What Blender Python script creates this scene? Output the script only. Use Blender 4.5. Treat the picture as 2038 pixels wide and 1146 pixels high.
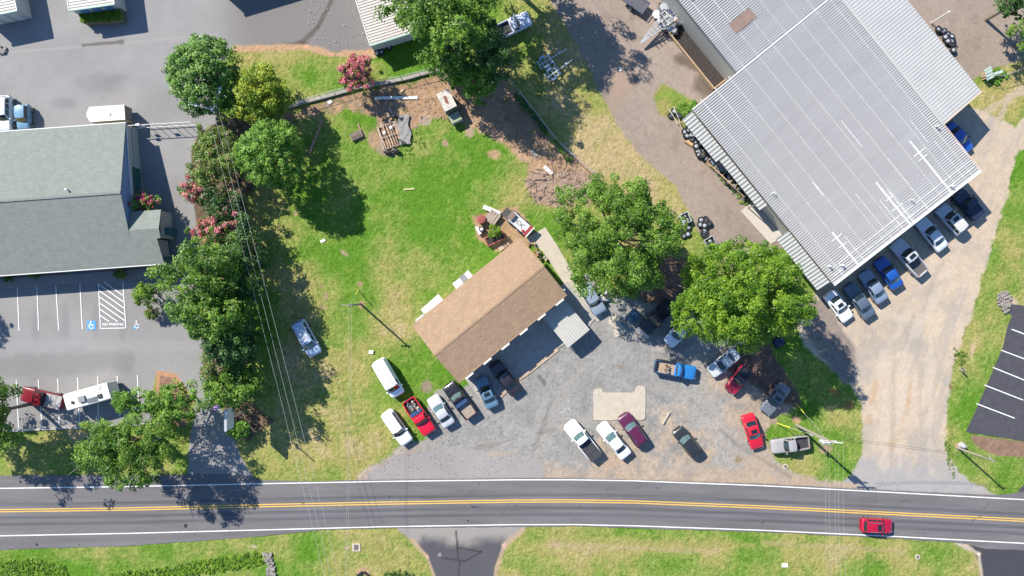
import bpy, bmesh, math, random
import numpy as np
from mathutils import Vector, Matrix
S = 0.0665; H = 90.0                       # metres per photo pixel on the ground, drone height
sc = bpy.context.scene
for o in list(bpy.data.objects): bpy.data.objects.remove(o)
col = sc.collection
# ------------------------------------------------------------------ camera, sky, sun, exposure
cam = bpy.data.objects.new('camera', bpy.data.cameras.new('camera')); col.objects.link(cam)
cam.location = (0, 0, H); cam.rotation_euler = (0, 0, 0)
cam.data.sensor_width = 36; cam.data.lens = 36 * H / (2038 * S); cam.data.clip_end = 3000
sc.camera = cam
SUN_EL = math.radians(39); SD = Vector((.745, -.667, 0)).normalized()
w = bpy.data.worlds.new('World'); sc.world = w; w.use_nodes = True
nt = w.node_tree; bg = nt.nodes['Background']
sky = nt.nodes.new('ShaderNodeTexSky'); sky.sky_type = 'NISHITA'; sky.sun_disc = False
sky.sun_elevation = SUN_EL; sky.sun_rotation = math.atan2(-SD.x, -SD.y)
sky.air_density = 1.0; sky.dust_density = .0; sky.ozone_density = 6.0
nt.links.new(sky.outputs[0], bg.inputs[0]); bg.inputs[1].default_value = .12
sl = bpy.data.lights.new('sun', 'SUN'); sl.energy = 5.0; sl.angle = math.radians(.53); sl.color = (1, .94, .85)
so = bpy.data.objects.new('sun', sl); col.objects.link(so); so.location = (-40, 40, 60)
so.rotation_euler = Vector((SD.x * math.cos(SUN_EL), SD.y * math.cos(SUN_EL), -math.sin(SUN_EL))).to_track_quat('-Z', 'Y').to_euler()
vs = sc.view_settings; vs.view_transform = 'Standard'; vs.look = 'None'; vs.exposure = .9; vs.gamma = 1; vs.use_curve_mapping = False
sc.render.resolution_x = 1024; sc.render.resolution_y = 576

# ------------------------------------------------------------------ helpers
def G(px, py, z=0.0):                       # photo pixel -> place at height z
    k = S * (1 - z / H)
    return Vector(((px - 1019) * k, -(py - 573) * k, z))
def GG(pts, z=0.0): return [G(a, b, z) for a, b in pts]
MATS = {}
def pm(name, base, rough=.7, metal=0., var=.12, scale=3., detail=4., bump=0., bscale=None, coat=0., ior=1.5, stretch=None, spec=.5, emit=None):
    if name in MATS: return MATS[name]
    m = bpy.data.materials.new(name); m.use_nodes = True; t = m.node_tree; N = t.nodes; L = t.links
    p = N['Principled BSDF']; p.inputs['Roughness'].default_value = rough; p.inputs['Metallic'].default_value = metal
    p.inputs['Coat Weight'].default_value = coat; p.inputs['Coat Roughness'].default_value = .06; p.inputs['IOR'].default_value = ior
    p.inputs['Specular IOR Level'].default_value = spec
    tc = N.new('ShaderNodeTexCoord'); v = tc.outputs['Object']
    if stretch:
        mp = N.new('ShaderNodeMapping'); mp.inputs['Scale'].default_value = stretch; L.new(v, mp.inputs[0]); v = mp.outputs[0]
    n = N.new('ShaderNodeTexNoise'); n.inputs['Scale'].default_value = scale; n.inputs['Detail'].default_value = detail
    n.inputs['Roughness'].default_value = .65; L.new(v, n.inputs['Vector'])
    r = N.new('ShaderNodeMapRange'); r.inputs[1].default_value = .3; r.inputs[2].default_value = .7
    r.inputs[3].default_value = 1 - var; r.inputs[4].default_value = 1 + var; L.new(n.outputs[0], r.inputs[0])
    mx = N.new('ShaderNodeMix'); mx.data_type = 'RGBA'; mx.blend_type = 'MULTIPLY'; mx.inputs[0].default_value = 1
    mx.inputs[6].default_value = (*base, 1); L.new(r.outputs[0], mx.inputs[7]); L.new(mx.outputs[2], p.inputs['Base Color'])
    if bump:
        b = N.new('ShaderNodeBump'); b.inputs['Strength'].default_value = bump; b.inputs['Distance'].default_value = .05
        n2 = N.new('ShaderNodeTexNoise'); n2.inputs['Scale'].default_value = bscale or scale * 4; n2.inputs['Detail'].default_value = 3
        L.new(v, n2.inputs['Vector']); L.new(n2.outputs[0], b.inputs['Height']); L.new(b.outputs[0], p.inputs['Normal'])
    MATS[name] = m; return m
def tag(o, label=None, cat=None, group=None, kind=None):
    if label: o['label'] = label
    if cat: o['category'] = cat
    if group: o['group'] = group
    if kind: o['kind'] = kind
    return o
def thing(name, label, cat, loc=(0, 0, 0), rz=0, group=None):
    o = bpy.data.objects.new(name, None); col.objects.link(o); o.empty_display_size = .2
    o.location = loc; o.rotation_euler = (0, 0, rz); return tag(o, label, cat, group)
def link(name, me, mat=None, parent=None, loc=None, rz=0):
    o = bpy.data.objects.new(name, me); col.objects.link(o)
    if mat and not me.materials: me.materials.append(mat)
    if parent: o.parent = parent
    if loc is not None: o.location = loc
    if rz: o.rotation_euler = (0, 0, rz)
    return o
class MB:
    def __init__(s): s.v = []; s.f = []
    def add(s, vs_, fs):
        b = len(s.v); s.v += [tuple(q) for q in vs_]; s.f += [tuple(b + i for i in f) for f in fs]; return s
    def box(s, c, d, rz=0, rx=0, ry=0):
        R = Matrix.Rotation(rz, 3, 'Z') @ Matrix.Rotation(ry, 3, 'Y') @ Matrix.Rotation(rx, 3, 'X'); c = Vector(c)
        vs_ = [c + R @ Vector((x * d[0] / 2, y * d[1] / 2, z * d[2] / 2)) for x in (-1, 1) for y in (-1, 1) for z in (-1, 1)]
        return s.add(vs_, [(0, 1, 3, 2), (4, 6, 7, 5), (0, 4, 5, 1), (2, 3, 7, 6), (0, 2, 6, 4), (1, 5, 7, 3)])
    def bar(s, a, b, wd, h=None):            # square bar from a to b
        a = Vector(a); b = Vector(b); d = b - a; h = h or wd
        u = d.cross(Vector((0, 0, 1))); u = u.normalized() if u.length > 1e-5 else Vector((1, 0, 0))
        n = u.cross(d).normalized()
        vs_ = [p + u * i * wd / 2 + n * j * h / 2 for p in (a, b) for i, j in ((-1, -1), (1, -1), (1, 1), (-1, 1))]
        return s.add(vs_, [(0, 3, 2, 1), (4, 5, 6, 7)] + [(i, (i + 1) % 4, 4 + (i + 1) % 4, 4 + i) for i in range(4)])
    def prism(s, poly, z0, z1):
        n = len(poly); A = sum(poly[i][0] * poly[(i + 1) % n][1] - poly[(i + 1) % n][0] * poly[i][1] for i in range(n))
        if A < 0: poly = poly[::-1]
        vs_ = [(p[0], p[1], z0) for p in poly] + [(p[0], p[1], z1) for p in poly]
        return s.add(vs_, [tuple(range(n))[::-1], tuple(range(n, 2 * n))] + [(i, (i + 1) % n, n + (i + 1) % n, n + i) for i in range(n)])
    def tube(s, pts, rad, seg=6, cap=True):
        pts = [Vector(p) for p in pts]; n = len(pts)
        if not hasattr(rad, '__len__'): rad = [rad] * n
        vs_ = []
        for i, p in enumerate(pts):
            d = (pts[min(i + 1, n - 1)] - pts[max(i - 1, 0)]).normalized()
            u = d.cross(Vector((0, 0, 1)) if abs(d.z) < .95 else Vector((1, 0, 0))).normalized(); q = d.cross(u)
            vs_ += [p + (u * math.cos(a) + q * math.sin(a)) * rad[i] for a in [2 * math.pi * k / seg for k in range(seg)]]
        fs = [(i * seg + k, i * seg + (k + 1) % seg, (i + 1) * seg + (k + 1) % seg, (i + 1) * seg + k) for i in range(n - 1) for k in range(seg)]
        if cap: fs += [tuple(range(seg))[::-1], tuple(range((n - 1) * seg, n * seg))]
        return s.add(vs_, fs)
    def lathe(s, c, prof, seg=16, axis='Z'):  # prof: (r, h)
        vs_ = []
        for r, h in prof:
            for k in range(seg):
                a = 2 * math.pi * k / seg; q = (r * math.cos(a), r * math.sin(a), h)
                if axis == 'Y': q = (q[0], q[2], q[1])
                vs_.append((c[0] + q[0], c[1] + q[1], c[2] + q[2]))
        n = len(prof)
        fs = [(i * seg + k, i * seg + (k + 1) % seg, (i + 1) * seg + (k + 1) % seg, (i + 1) * seg + k) for i in range(n - 1) for k in range(seg)]
        fs += [tuple(range(seg))[::-1], tuple(range((n - 1) * seg, n * seg))]
        return s.add(vs_, fs)
    def grid(s, rows, flip=False):
        m = len(rows[0]); vs_ = [p for r in rows for p in r]
        fs = [(i * m + j, i * m + j + 1, (i + 1) * m + j + 1, (i + 1) * m + j) for i in range(len(rows) - 1) for j in range(m - 1)]
        if flip: fs = [f[::-1] for f in fs]
        return s.add(vs_, fs)
    def mesh(s, name, smooth=None):
        me = bpy.data.meshes.new(name); me.from_pydata(s.v, [], s.f)
        bm = bmesh.new(); bm.from_mesh(me)
        if smooth: bmesh.ops.remove_doubles(bm, verts=bm.verts, dist=.0004)
        bmesh.ops.recalc_face_normals(bm, faces=bm.faces)
        if smooth:
            for f in bm.faces: f.smooth = True
            for e in bm.edges:
                if len(e.link_faces) == 2 and e.calc_face_angle(0) > math.radians(smooth): e.smooth = False
        bm.to_mesh(me); bm.free(); return me
    def build(s, name, mat, parent=None, smooth=None, loc=None, rz=0):
        return link(name, s.mesh(name, smooth), mat, parent, loc, rz)
# value noise on arrays
_tab = {}
def vn(x, y, sc_, seed):
    if seed not in _tab: _tab[seed] = np.random.default_rng(seed).random((256, 256))
    T = _tab[seed]; x = x / sc_ + 1000.3; y = y / sc_ + 1000.7
    xi = np.floor(x).astype(int); yi = np.floor(y).astype(int); fx = x - xi; fy = y - yi
    fx = fx * fx * (3 - 2 * fx); fy = fy * fy * (3 - 2 * fy); a = xi % 256; b = yi % 256; a1 = (a + 1) % 256; b1 = (b + 1) % 256
    return (T[a, b] * (1 - fx) + T[a1, b] * fx) * (1 - fy) + (T[a, b1] * (1 - fx) + T[a1, b1] * fx) * fy
def fbm(x, y, sc_, seed, o=4):
    r = 0; a = 1.; t = 0
    for i in range(o): r = r + a * vn(x, y, sc_ / 2 ** i, seed + i * 17); t += a; a *= .55
    return r / t
def sst(a, b, x): t = np.clip((x - a) / (b - a), 0, 1); return t * t * (3 - 2 * t)

def ip(tab):
    xs, ys = zip(*tab); return lambda x: float(np.interp(x, xs, ys))
def slope_ext(tab): return [(-400, tab[0][1] + 400 * (tab[0][1] - tab[1][1]) / (tab[1][0] - tab[0][0]))] + tab + [(2450, tab[-1][1] + 412 * (tab[-1][1] - tab[-2][1]) / (tab[-1][0] - tab[-2][0]))]
YC = ip(slope_ext([(0, 1016), (260, 1012.6), (520, 1006), (760, 1001), (1020, 996.8), (1140, 996.6), (1260, 998.5), (1518, 1008.8), (1780, 1022), (2038, 1035)]))
WU = ip(slope_ext([(0, 971.6), (260, 968), (520, 962.4), (760, 957.8), (1020, 954.6), (1140, 954.6), (1260, 956.5), (1518, 966.2), (1780, 980), (2038, 994)]))
WL = ip(slope_ext([(0, 1066), (260, 1061), (520, 1054.3), (760, 1048), (1020, 1043.8), (1140, 1043.6), (1260, 1046), (1518, 1055), (1780, 1067.3), (2038, 1081)]))
EU = ip([(-400, 951), (0, 946), (480, 945), (520, 955), (620, 957.5), (700, 955), (1020, 951.3), (1140, 951), (1518, 962.6), (1780, 976), (1990, 985), (2038, 978), (2450, 998)])
EL = ip([(-400, 1106), (0, 1094), (260, 1086), (400, 1076), (520, 1067), (640, 1054.5), (760, 1051), (1020, 1048), (1140, 1047), (1518, 1058.5), (1780, 1071), (1920, 1081), (1960, 1092), (2450, 1112)])
# ------------------------------------------------------------------ the ground: one fine sheet, split by what covers it
STEP = .155
gx = np.arange(-78, 78.01, STEP); gy = np.arange(-48, 48.01, STEP); NX, NY = len(gx), len(gy)
WX, WY = np.meshgrid(gx, gy); PX = WX / S + 1019; PY = 573 - WY / S
def psd(poly, x, y):
    d = np.full(x.shape, 1e9); ins = np.zeros(x.shape, bool); n = len(poly)
    for i in range(n):
        (x0, y0), (x1, y1) = poly[i], poly[(i + 1) % n]
        ex, ey = x1 - x0, y1 - y0; t = np.clip(((x - x0) * ex + (y - y0) * ey) / (ex * ex + ey * ey + 1e-9), 0, 1)
        d = np.minimum(d, (x - x0 - t * ex) ** 2 + (y - y0 - t * ey) ** 2)
        c = ((y0 > y) != (y1 > y))
        if ey: ins ^= c & (x < ex * (y - y0) / ey + x0)
    d = np.sqrt(d); return np.where(ins, d, -d)
n1 = fbm(PX, PY, 26, 1, 4); n2 = fbm(PX, PY, 90, 5, 4); n3 = fbm(PX, PY, 7, 9, 2); n4 = fbm(PX, PY, 220, 13, 3)
fine = np.random.default_rng(3).random(PX.shape)
def alpha(poly, soft=3, amp=10):
    q = np.array(poly); m = soft + amp + 6; A = np.zeros(PX.shape)
    bx = (PX[0] > q[:, 0].min() - m) & (PX[0] < q[:, 0].max() + m); by = (PY[:, 0] > q[:, 1].min() - m) & (PY[:, 0] < q[:, 1].max() + m)
    if not bx.any() or not by.any(): return A
    ix = np.where(bx)[0]; iy = np.where(by)[0]; sl_ = (slice(iy[0], iy[-1] + 1), slice(ix[0], ix[-1] + 1))
    d = psd(poly, PX[sl_], PY[sl_]) + (n1[sl_] - .5) * amp * 2 + (n3[sl_] - .5) * amp * .8
    A[sl_] = sst(-soft, soft, d); return A
def ell(cx, cy, rx, ry, a=0, k=1.):
    ca, sa = math.cos(a), math.sin(a); dx = PX - cx; dy = PY - cy
    q = ((dx * ca + dy * sa) / rx) ** 2 + ((-dx * sa + dy * ca) / ry) ** 2
    return np.clip((1.25 - q + (n1 - .5) * 1.6) * k, 0, 1)
def seg(x0, y0, x1, y1, wd, amp=.6):
    ex, ey = x1 - x0, y1 - y0; t = np.clip(((PX - x0) * ex + (PY - y0) * ey) / (ex * ex + ey * ey), 0, 1)
    d = np.hypot(PX - x0 - t * ex, PY - y0 - t * ey) + (n1 - .5) * wd * amp * 2
    return 1 - sst(wd * .4, wd, d)
C = lambda *a: np.array(a)
LUSH, MID, DRY, STRAW = C(.072, .160, .014), C(.135, .188, .036), C(.228, .212, .068), C(.30, .235, .12)
DIRT, CLAY, TAN, PALE = C(.33, .21, .125), C(.37, .17, .06), C(.305, .24, .178), C(.40, .322, .238)
BLUG, YARD, OLDA, MULCH, CONC = C(.225, .216, .200), C(.25, .20, .163), C(.225, .218, .210), C(.13, .085, .062), C(.37, .325, .25)
def lerp(c, a, t): return c * (1 - t[..., None]) + np.asarray(a) * t[..., None]
owner = np.zeros(PX.shape, int); rough_h = np.ones(PX.shape)
# lawn colour: dryness by place
dry = .43 + (n2 - .5) * 1.7 + (n4 - .5) * .8 + (n1 - .5) * .6 + (n3 - .5) * .25
for cx, cy, rx, ry, k in [(690, 830, 110, 120, .42), (620, 900, 120, 60, .35), (560, 430, 22, 90, .16), (585, 560, 26, 110, .12), (530, 650, 40, 160, -.25), (745, 900, 60, 50, .25),
    (880, 545, 40, 40, .35), (660, 585, 40, 50, .22), (1240, 330, 120, 90, .6), (1150, 230, 90, 120, .55), (1110, 90, 90, 110, .6), (1330, 200, 60, 60, .1), (960, 420, 40, 25, .25),
    (1250, 1090, 300, 16, .45), (1600, 1110, 250, 40, .35), (1150, 1120, 90, 40, .3), (640, 1120, 120, 40, .25), (300, 1100, 260, 18, .25), (1700, 870, 40, 90, .35),
    (1950, 600, 50, 200, .3), (1990, 190, 70, 50, .4), (120, 870, 120, 20, .35), (580, 105, 60, 12, .4), (720, 125, 90, 15, .35), (780, 640, 60, 40, .2), (1905, 780, 30, 120, .2), (1640, 830, 50, 40, .2)]:
    dry = dry + k * np.exp(-(((PX - cx) / rx) ** 2 + ((PY - cy) / ry) ** 2))
for cx, cy, rx, ry, k in [(800, 400, 170, 110, -.3), (680, 300, 60, 80, -.2), (930, 290, 50, 50, -.1), (780, 520, 120, 60, -.15), (610, 150, 90, 30, -.35), (1350, 1135, 190, 22, -.3),
    (1600, 830, 40, 40, -.2), (2010, 960, 40, 40, -.4), (1080, 440, 60, 40, -.35), (100, 1135, 140, 18, -.5), (450, 1120, 90, 22, -.4), (640, 720, 60, 90, -.05), (1960, 520, 30, 60, -.25), (1910, 830, 20, 70, -.3), (820, 110, 60, 30, -.25), (850, 260, 40, 30, -.1)]:
    dry = dry + k * np.exp(-(((PX - cx) / rx) ** 2 + ((PY - cy) / ry) ** 2))
dry = dry + (fine - .5) * .34
Cc = lerp(np.broadcast_to(LUSH, PX.shape + (3,)), MID, sst(.0, .42, dry)); Cc = lerp(Cc, DRY, sst(.38, .85, dry)); Cc = lerp(Cc, STRAW, sst(.85, 1.3, dry))
Cc = Cc * (.74 + .26 * n3 + .38 * fine)[..., None]
def cover(A, colr, own=None, flat=None):
    global Cc
    Cc = lerp(Cc, colr, A)
    if own is not None: owner[A > .5] = own
    if flat is not None: rough_h[:] = rough_h * (1 - A) + flat * A
OWN = ['lawn']
def newown(n): OWN.append(n); return len(OWN) - 1
def shade(base, *mods):
    c = np.broadcast_to(np.asarray(base), PX.shape + (3,)).copy()
    f = np.ones(PX.shape)
    for m in mods: f = f * m
    return c * f[..., None]
# dirt strip behind the lawn
BACK = [(560, 225), (690, 188), (870, 148), (1000, 160), (1060, 230), (1180, 348), (1190, 400), (1120, 416), (1062, 402), (1045, 360), (1052, 322), (1012, 292), (962, 262), (915, 246), (850, 232), (815, 262), (790, 300), (735, 290), (745, 235), (690, 218), (600, 238), (570, 240)]
dm = shade(DIRT, .62 + .6 * n1, .8 + .4 * fine); dm = lerp(dm, C(.21, .165, .135), sst(.55, .75, n3) * .7); dm = lerp(dm, C(.10, .13, .03), sst(.62, .8, fbm(PX, PY, 18, 77, 3)) * .7)
cover(alpha(BACK, 4, 12), dm, newown('bare_dirt'), .9)
br = shade(C(.29, .205, .15), .6 + .55 * n3, .8 + .4 * fine)
cover(alpha([(1050, 345), (1100, 335), (1180, 350), (1185, 395), (1120, 414), (1066, 400), (1046, 372)], 5, 8), br)
# gravel yard behind the metal building
yd = shade(YARD, .84 + .32 * n2, .93 + .14 * fine, .9 + .2 * n3); yd = lerp(yd, C(.14, .10, .08), sst(.62, .78, n1) * .25)
for e in (ell(1372, 125, 30, 14, .5), ell(1405, 165, 26, 34, .6), ell(1420, 160, 18, 26)): yd = lerp(yd, C(.085, .066, .052), e * .75)
yd = lerp(yd, C(.29, .20, .14), ell(1235, 170, 25, 60, .3) * .5)
cover(alpha([(1070, -300), (1085, -20), (1125, 50), (1165, 115), (1195, 185), (1230, 250), (1285, 318), (1345, 372), (1375, 430), (1395, 470), (1420, 500), (1450, 545), (1560, 492), (1505, 425), (1440, 345), (1390, 285), (1345, 240), (1312, 228), (1302, 190), (1318, 168), (1380, 205), (1500, 300), (1700, 420), (1945, 152), (1990, 132), (2070, 112), (2600, 60), (2600, -300)], 4, 6), yd, newown('gravel_yard'), .25)
cover(alpha([(1302, 190), (1318, 165), (1345, 178), (1388, 205), (1375, 225), (1345, 240), (1312, 222)], 3, 6), lerp(shade(MID, .8 + .5 * n3), DRY, sst(.4, .6, n1)), 0, 1)
# pale dirt drive on the right
pd = shade(PALE, .86 + .28 * n2, .94 + .12 * fine, .9 + .2 * n3)
stre = fbm(PX * 1.0 + PY * .35, PY * .12, 14, 31, 3); pd = lerp(pd, C(.30, .26, .225), sst(.55, .8, stre) * .6); pd = lerp(pd, C(.25, .235, .21), sst(.5, .75, fbm(PX, PY, 60, 41, 4)) * .5)
for e in (ell(1776, 885, 12, 14), seg(1790, 865, 1808, 800, 6), ell(1730, 835, 8, 12), seg(1808, 800, 1812, 760, 5), seg(1745, 760, 1735, 800, 8)): pd = lerp(pd, C(.36, .22, .11), e * .42)
pd = lerp(pd, C(.25, .25, .255), sst(880, 960, PY + (n1 - .5) * 60) * .75)
for x0, y0, x1, y1, wd in [(1760, 940, 1760, 700, 10), (1790, 940, 1800, 700, 9), (1800, 700, 1900, 520, 10), (1765, 700, 1860, 520, 10), (1900, 520, 1970, 380, 9), (1850, 940, 1850, 700, 8), (1830, 640, 1740, 620, 7)]: pd = lerp(pd, C(.43, .37, .30), seg(x0, y0, x1, y1, wd, 1.6) * .35)
for x0, y0, x1, y1, wd in [(1775, 940, 1780, 700, 5), (1780, 700, 1878, 520, 6), (1835, 930, 1830, 720, 6), (1880, 560, 1800, 600, 8), (1720, 640, 1760, 690, 8)]: pd = lerp(pd, C(.29, .245, .2), seg(x0, y0, x1, y1, wd, 1.4) * .45)
DRIVE = [(1632, 572), (1660, 530), (1860, 370), (1870, 300), (1890, 205), (1960, 222), (2022, 252), (2100, 150), (2100, 250), (2028, 300), (2010, 360), (1990, 440), (1962, 530), (1936, 620), (1908, 700), (1892, 740), (1886, 800), (1880, 870), (1886, 912), (1930, 958), (1990, 990), (1640, 985), (1690, 950), (1716, 910), (1718, 850), (1712, 800), (1690, 760), (1600, 690), (1580, 620)]
DR = newown('dirt_driveway'); cover(alpha(DRIVE, 3, 6), pd, DR, .3)
cover(ell(1690, 808, 14, 10), CLAY * .9); cover(ell(1660, 780, 16, 8, .8) * .8, CLAY * .8)
# gravel car lot
gl = shade(BLUG, .80 + .4 * n1, .88 + .24 * fine, .84 + .32 * n3)
tn = shade(TAN, .78 + .42 * n1, .9 + .2 * fine, .84 + .3 * n3); tn = lerp(tn, C(.35, .25, .165), sst(.5, .75, n2) * .5)
tm = np.clip(.3 + (PX - 1290) / 300 + (PY - 800) / 190 + (n2 - .5) * 2.6 + (n1 - .5) * 1.6 + (n3 - .5) * .6, 0, 1)
tm = np.maximum(tm, sst(905, 960, PY + (n1 - .5) * 70) * .95); tm = np.maximum(tm, sst(900, 800, PX + (n1 - .5) * 60) * .5)
gl = lerp(gl, tn, tm); gl = lerp(gl, shade(BLUG * 1.12, .8 + .4 * n3, .85 + .3 * fine), seg(1390, 790, 1455, 900, 50) * .75)
gl = lerp(gl, shade(BLUG, .8 + .4 * n3), ell(1270, 745, 70, 26) * .5)
for e in (ell(1470, 912, 9, 11), ell(1235, 731, 6, 4), ell(1362, 838, 4, 3), ell(958, 886, 10, 5)): gl = lerp(gl, C(.19, .13, .05), e * .7)
for e in (ell(1075, 752, 9, 5, .9), ell(1083, 762, 5, 8)): gl = lerp(gl, C(.06, .055, .05), e * .6)
for x0, y0, x1, y1, wd in [(1590, 945, 1470, 870, 9), (1470, 870, 1390, 790, 9), (1560, 955, 1450, 890, 7), (1450, 890, 1360, 800, 8), (1390, 790, 1300, 770, 9), (1060, 930, 1110, 800, 9), (1110, 800, 1160, 730, 8), (1040, 930, 1085, 800, 7), (900, 915, 1120, 850, 9), (1120, 850, 1300, 800, 8), (870, 900, 1080, 860, 6), (1330, 930, 1450, 930, 9), (980, 830, 1100, 880, 7)]: gl = lerp(gl, C(.275, .245, .21), seg(x0, y0, x1, y1, wd, 1.2) * .5)
for x0, y0, x1, y1, wd in [(1575, 950, 1460, 880, 5), (1460, 880, 1375, 795, 5), (1050, 930, 1098, 800, 5), (885, 908, 1100, 855, 5), (1250, 760, 1330, 800, 6)]: gl = lerp(gl, C(.15, .145, .138), seg(x0, y0, x1, y1, wd, 1.2) * .45)
LOT = [(706, 962), (728, 935), (770, 912), (800, 885), (850, 870), (846, 815), (870, 775), (905, 770), (945, 765), (1000, 700), (1120, 585), (1165, 545), (1215, 590), (1330, 600), (1430, 650), (1500, 690), (1545, 730), (1586, 792), (1572, 815), (1545, 830), (1530, 850), (1528, 885), (1546, 915), (1575, 940), (1640, 954), (1700, 962), (1700, 990), (706, 990)]
LO = newown('gravel_lot'); cover(alpha(LOT, 4, 9), gl, LO, .45)
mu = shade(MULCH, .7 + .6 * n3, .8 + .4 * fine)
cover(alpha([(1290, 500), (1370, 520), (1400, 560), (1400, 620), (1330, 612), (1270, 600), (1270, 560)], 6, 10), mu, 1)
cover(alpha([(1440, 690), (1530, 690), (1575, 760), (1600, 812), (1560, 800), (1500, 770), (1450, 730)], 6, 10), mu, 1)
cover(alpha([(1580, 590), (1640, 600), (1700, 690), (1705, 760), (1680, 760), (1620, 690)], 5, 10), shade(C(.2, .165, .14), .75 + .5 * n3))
# worn asphalt apron by the road
ap = shade(C(.255, .235, .22), .9 + .2 * n2, .93 + .14 * fine)
cover(alpha([(716, 970), (740, 940), (790, 908), (870, 893), (960, 896), (1045, 905), (1078, 925), (1084, 945), (1080, 975)], 2, 6), ap, newown('asphalt_apron'), .15)
cover(seg(975, 905, 990, 897, 4) * .5 + seg(985, 908, 1028, 897, 4) * .5, C(.33, .26, .17))
# hedge bed
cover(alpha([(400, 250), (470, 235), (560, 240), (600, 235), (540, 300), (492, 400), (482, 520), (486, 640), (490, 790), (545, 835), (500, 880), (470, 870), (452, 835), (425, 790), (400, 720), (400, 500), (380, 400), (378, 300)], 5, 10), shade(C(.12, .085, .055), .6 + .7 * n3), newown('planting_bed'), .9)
# old asphalt of the office lot
oa = shade(OLDA, .86 + .28 * n2, .97 + .06 * fine, .94 + .12 * n1)
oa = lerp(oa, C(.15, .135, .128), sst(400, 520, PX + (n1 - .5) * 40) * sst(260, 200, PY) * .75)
for e in (ell(200, 165, 50, 22), ell(235, 155, 26, 12), ell(130, 205, 30, 14)): oa = lerp(oa, C(.15, .14, .138), e * .45)
for sg in ((0, 104, 110, 97, 3), (110, 97, 240, 86, 3), (240, 86, 430, 68, 3)): oa = lerp(oa, C(.28, .265, .24), seg(*sg) * .6)
for sg in ((165, 90, 242, 83, 5), (600, 85, 632, 55, 8), (632, 55, 660, 0, 6), (560, 92, 610, 84, 6)): oa = lerp(oa, C(.075, .062, .05), seg(*sg) * .7)
for cx in (70, 130, 190, 245): oa = lerp(oa, C(.155, .15, .15), ell(cx, 640, 9, 40) * .35)
oa = lerp(oa, C(.14, .135, .135), seg(0, 730, 250, 715, 30) * .35); oa = lerp(oa, C(.27, .265, .26), seg(0, 690, 380, 690, 16) * .3)
LOTL = [(-300, -300), (715, -300), (712, 0), (748, 100), (690, 104), (640, 101), (600, 90), (560, 88), (520, 91), (470, 92), (440, 130), (430, 245), (396, 262), (380, 300), (385, 400), (400, 520), (405, 640), (402, 720), (425, 780), (452, 835), (464, 870), (480, 912), (503, 946), (505, 975), (372, 975), (376, 890), (388, 800), (350, 745), (312, 738), (304, 770), (302, 846), (0, 858), (-300, 872)]
cover(alpha(LOTL, 1.6, 1.2), oa, newown('asphalt_lot'), .05)
cover(alpha([(316, 743), (346, 748), (380, 800), (370, 850), (310, 846)], 2, 2), shade(C(.2, .12, .085), .7 + .6 * n3), newown('mulch_bed'), .8)
ed = alpha([(312, 737), (350, 744), (390, 802), (378, 806), (342, 752), (318, 746), (316, 790), (311, 790)], 1.5, 1); cover(ed, C(.36, .2, .11))
cover(seg(470, 97, 610, 93, 8) + seg(610, 93, 660, 108, 9) + seg(660, 108, 745, 106, 9), DIRT * 1.1)
# southern driveways (worn asphalt mouths)
sd = shade(C(.075, .073, .078), .85 + .3 * n2); sd = lerp(sd, C(.26, .235, .21), sst(1092, 1062, PY + (n1 - .5) * 30) * .9)
for sg in ((908, 1058, 912, 1112, 2.5), (912, 1090, 958, 1098, 2), (958, 1098, 925, 1117, 2), (925, 1117, 880, 1110, 2), (915, 1118, 912, 1150, 2)): sd = lerp(sd, C(.03, .03, .032), seg(*sg, amp=.2) * .8)
sd = lerp(sd, C(.3, .28, .25), ell(875, 1104, 4, 4) * .8)
cover(alpha([(776, 1040), (1060, 1040), (1030, 1062), (1002, 1085), (988, 1120), (982, 1160), (975, 1300), (868, 1300), (866, 1160), (858, 1130), (845, 1100), (825, 1080), (800, 1062)], 1.6, 1.2), sd, newown('side_driveway'), .05)
cover(seg(1040, 1056, 1003, 1085, 7) + seg(1003, 1085, 985, 1146, 5) + seg(820, 1075, 850, 1108, 5) + seg(850, 1108, 864, 1146, 4), C(.33, .24, .16))
cover(alpha([(1925, 1085), (2100, 1085), (2500, 1120), (2500, 1300), (1960, 1300), (1952, 1160), (1950, 1120), (1940, 1100)], 1.6, 1.2), shade(C(.045, .046, .052), .85 + .3 * n2), OWN.index('side_driveway'), .05)
cover(seg(1905, 1078, 1948, 1102, 7) + seg(1948, 1102, 1954, 1146, 4), C(.36, .3, .23))
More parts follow.
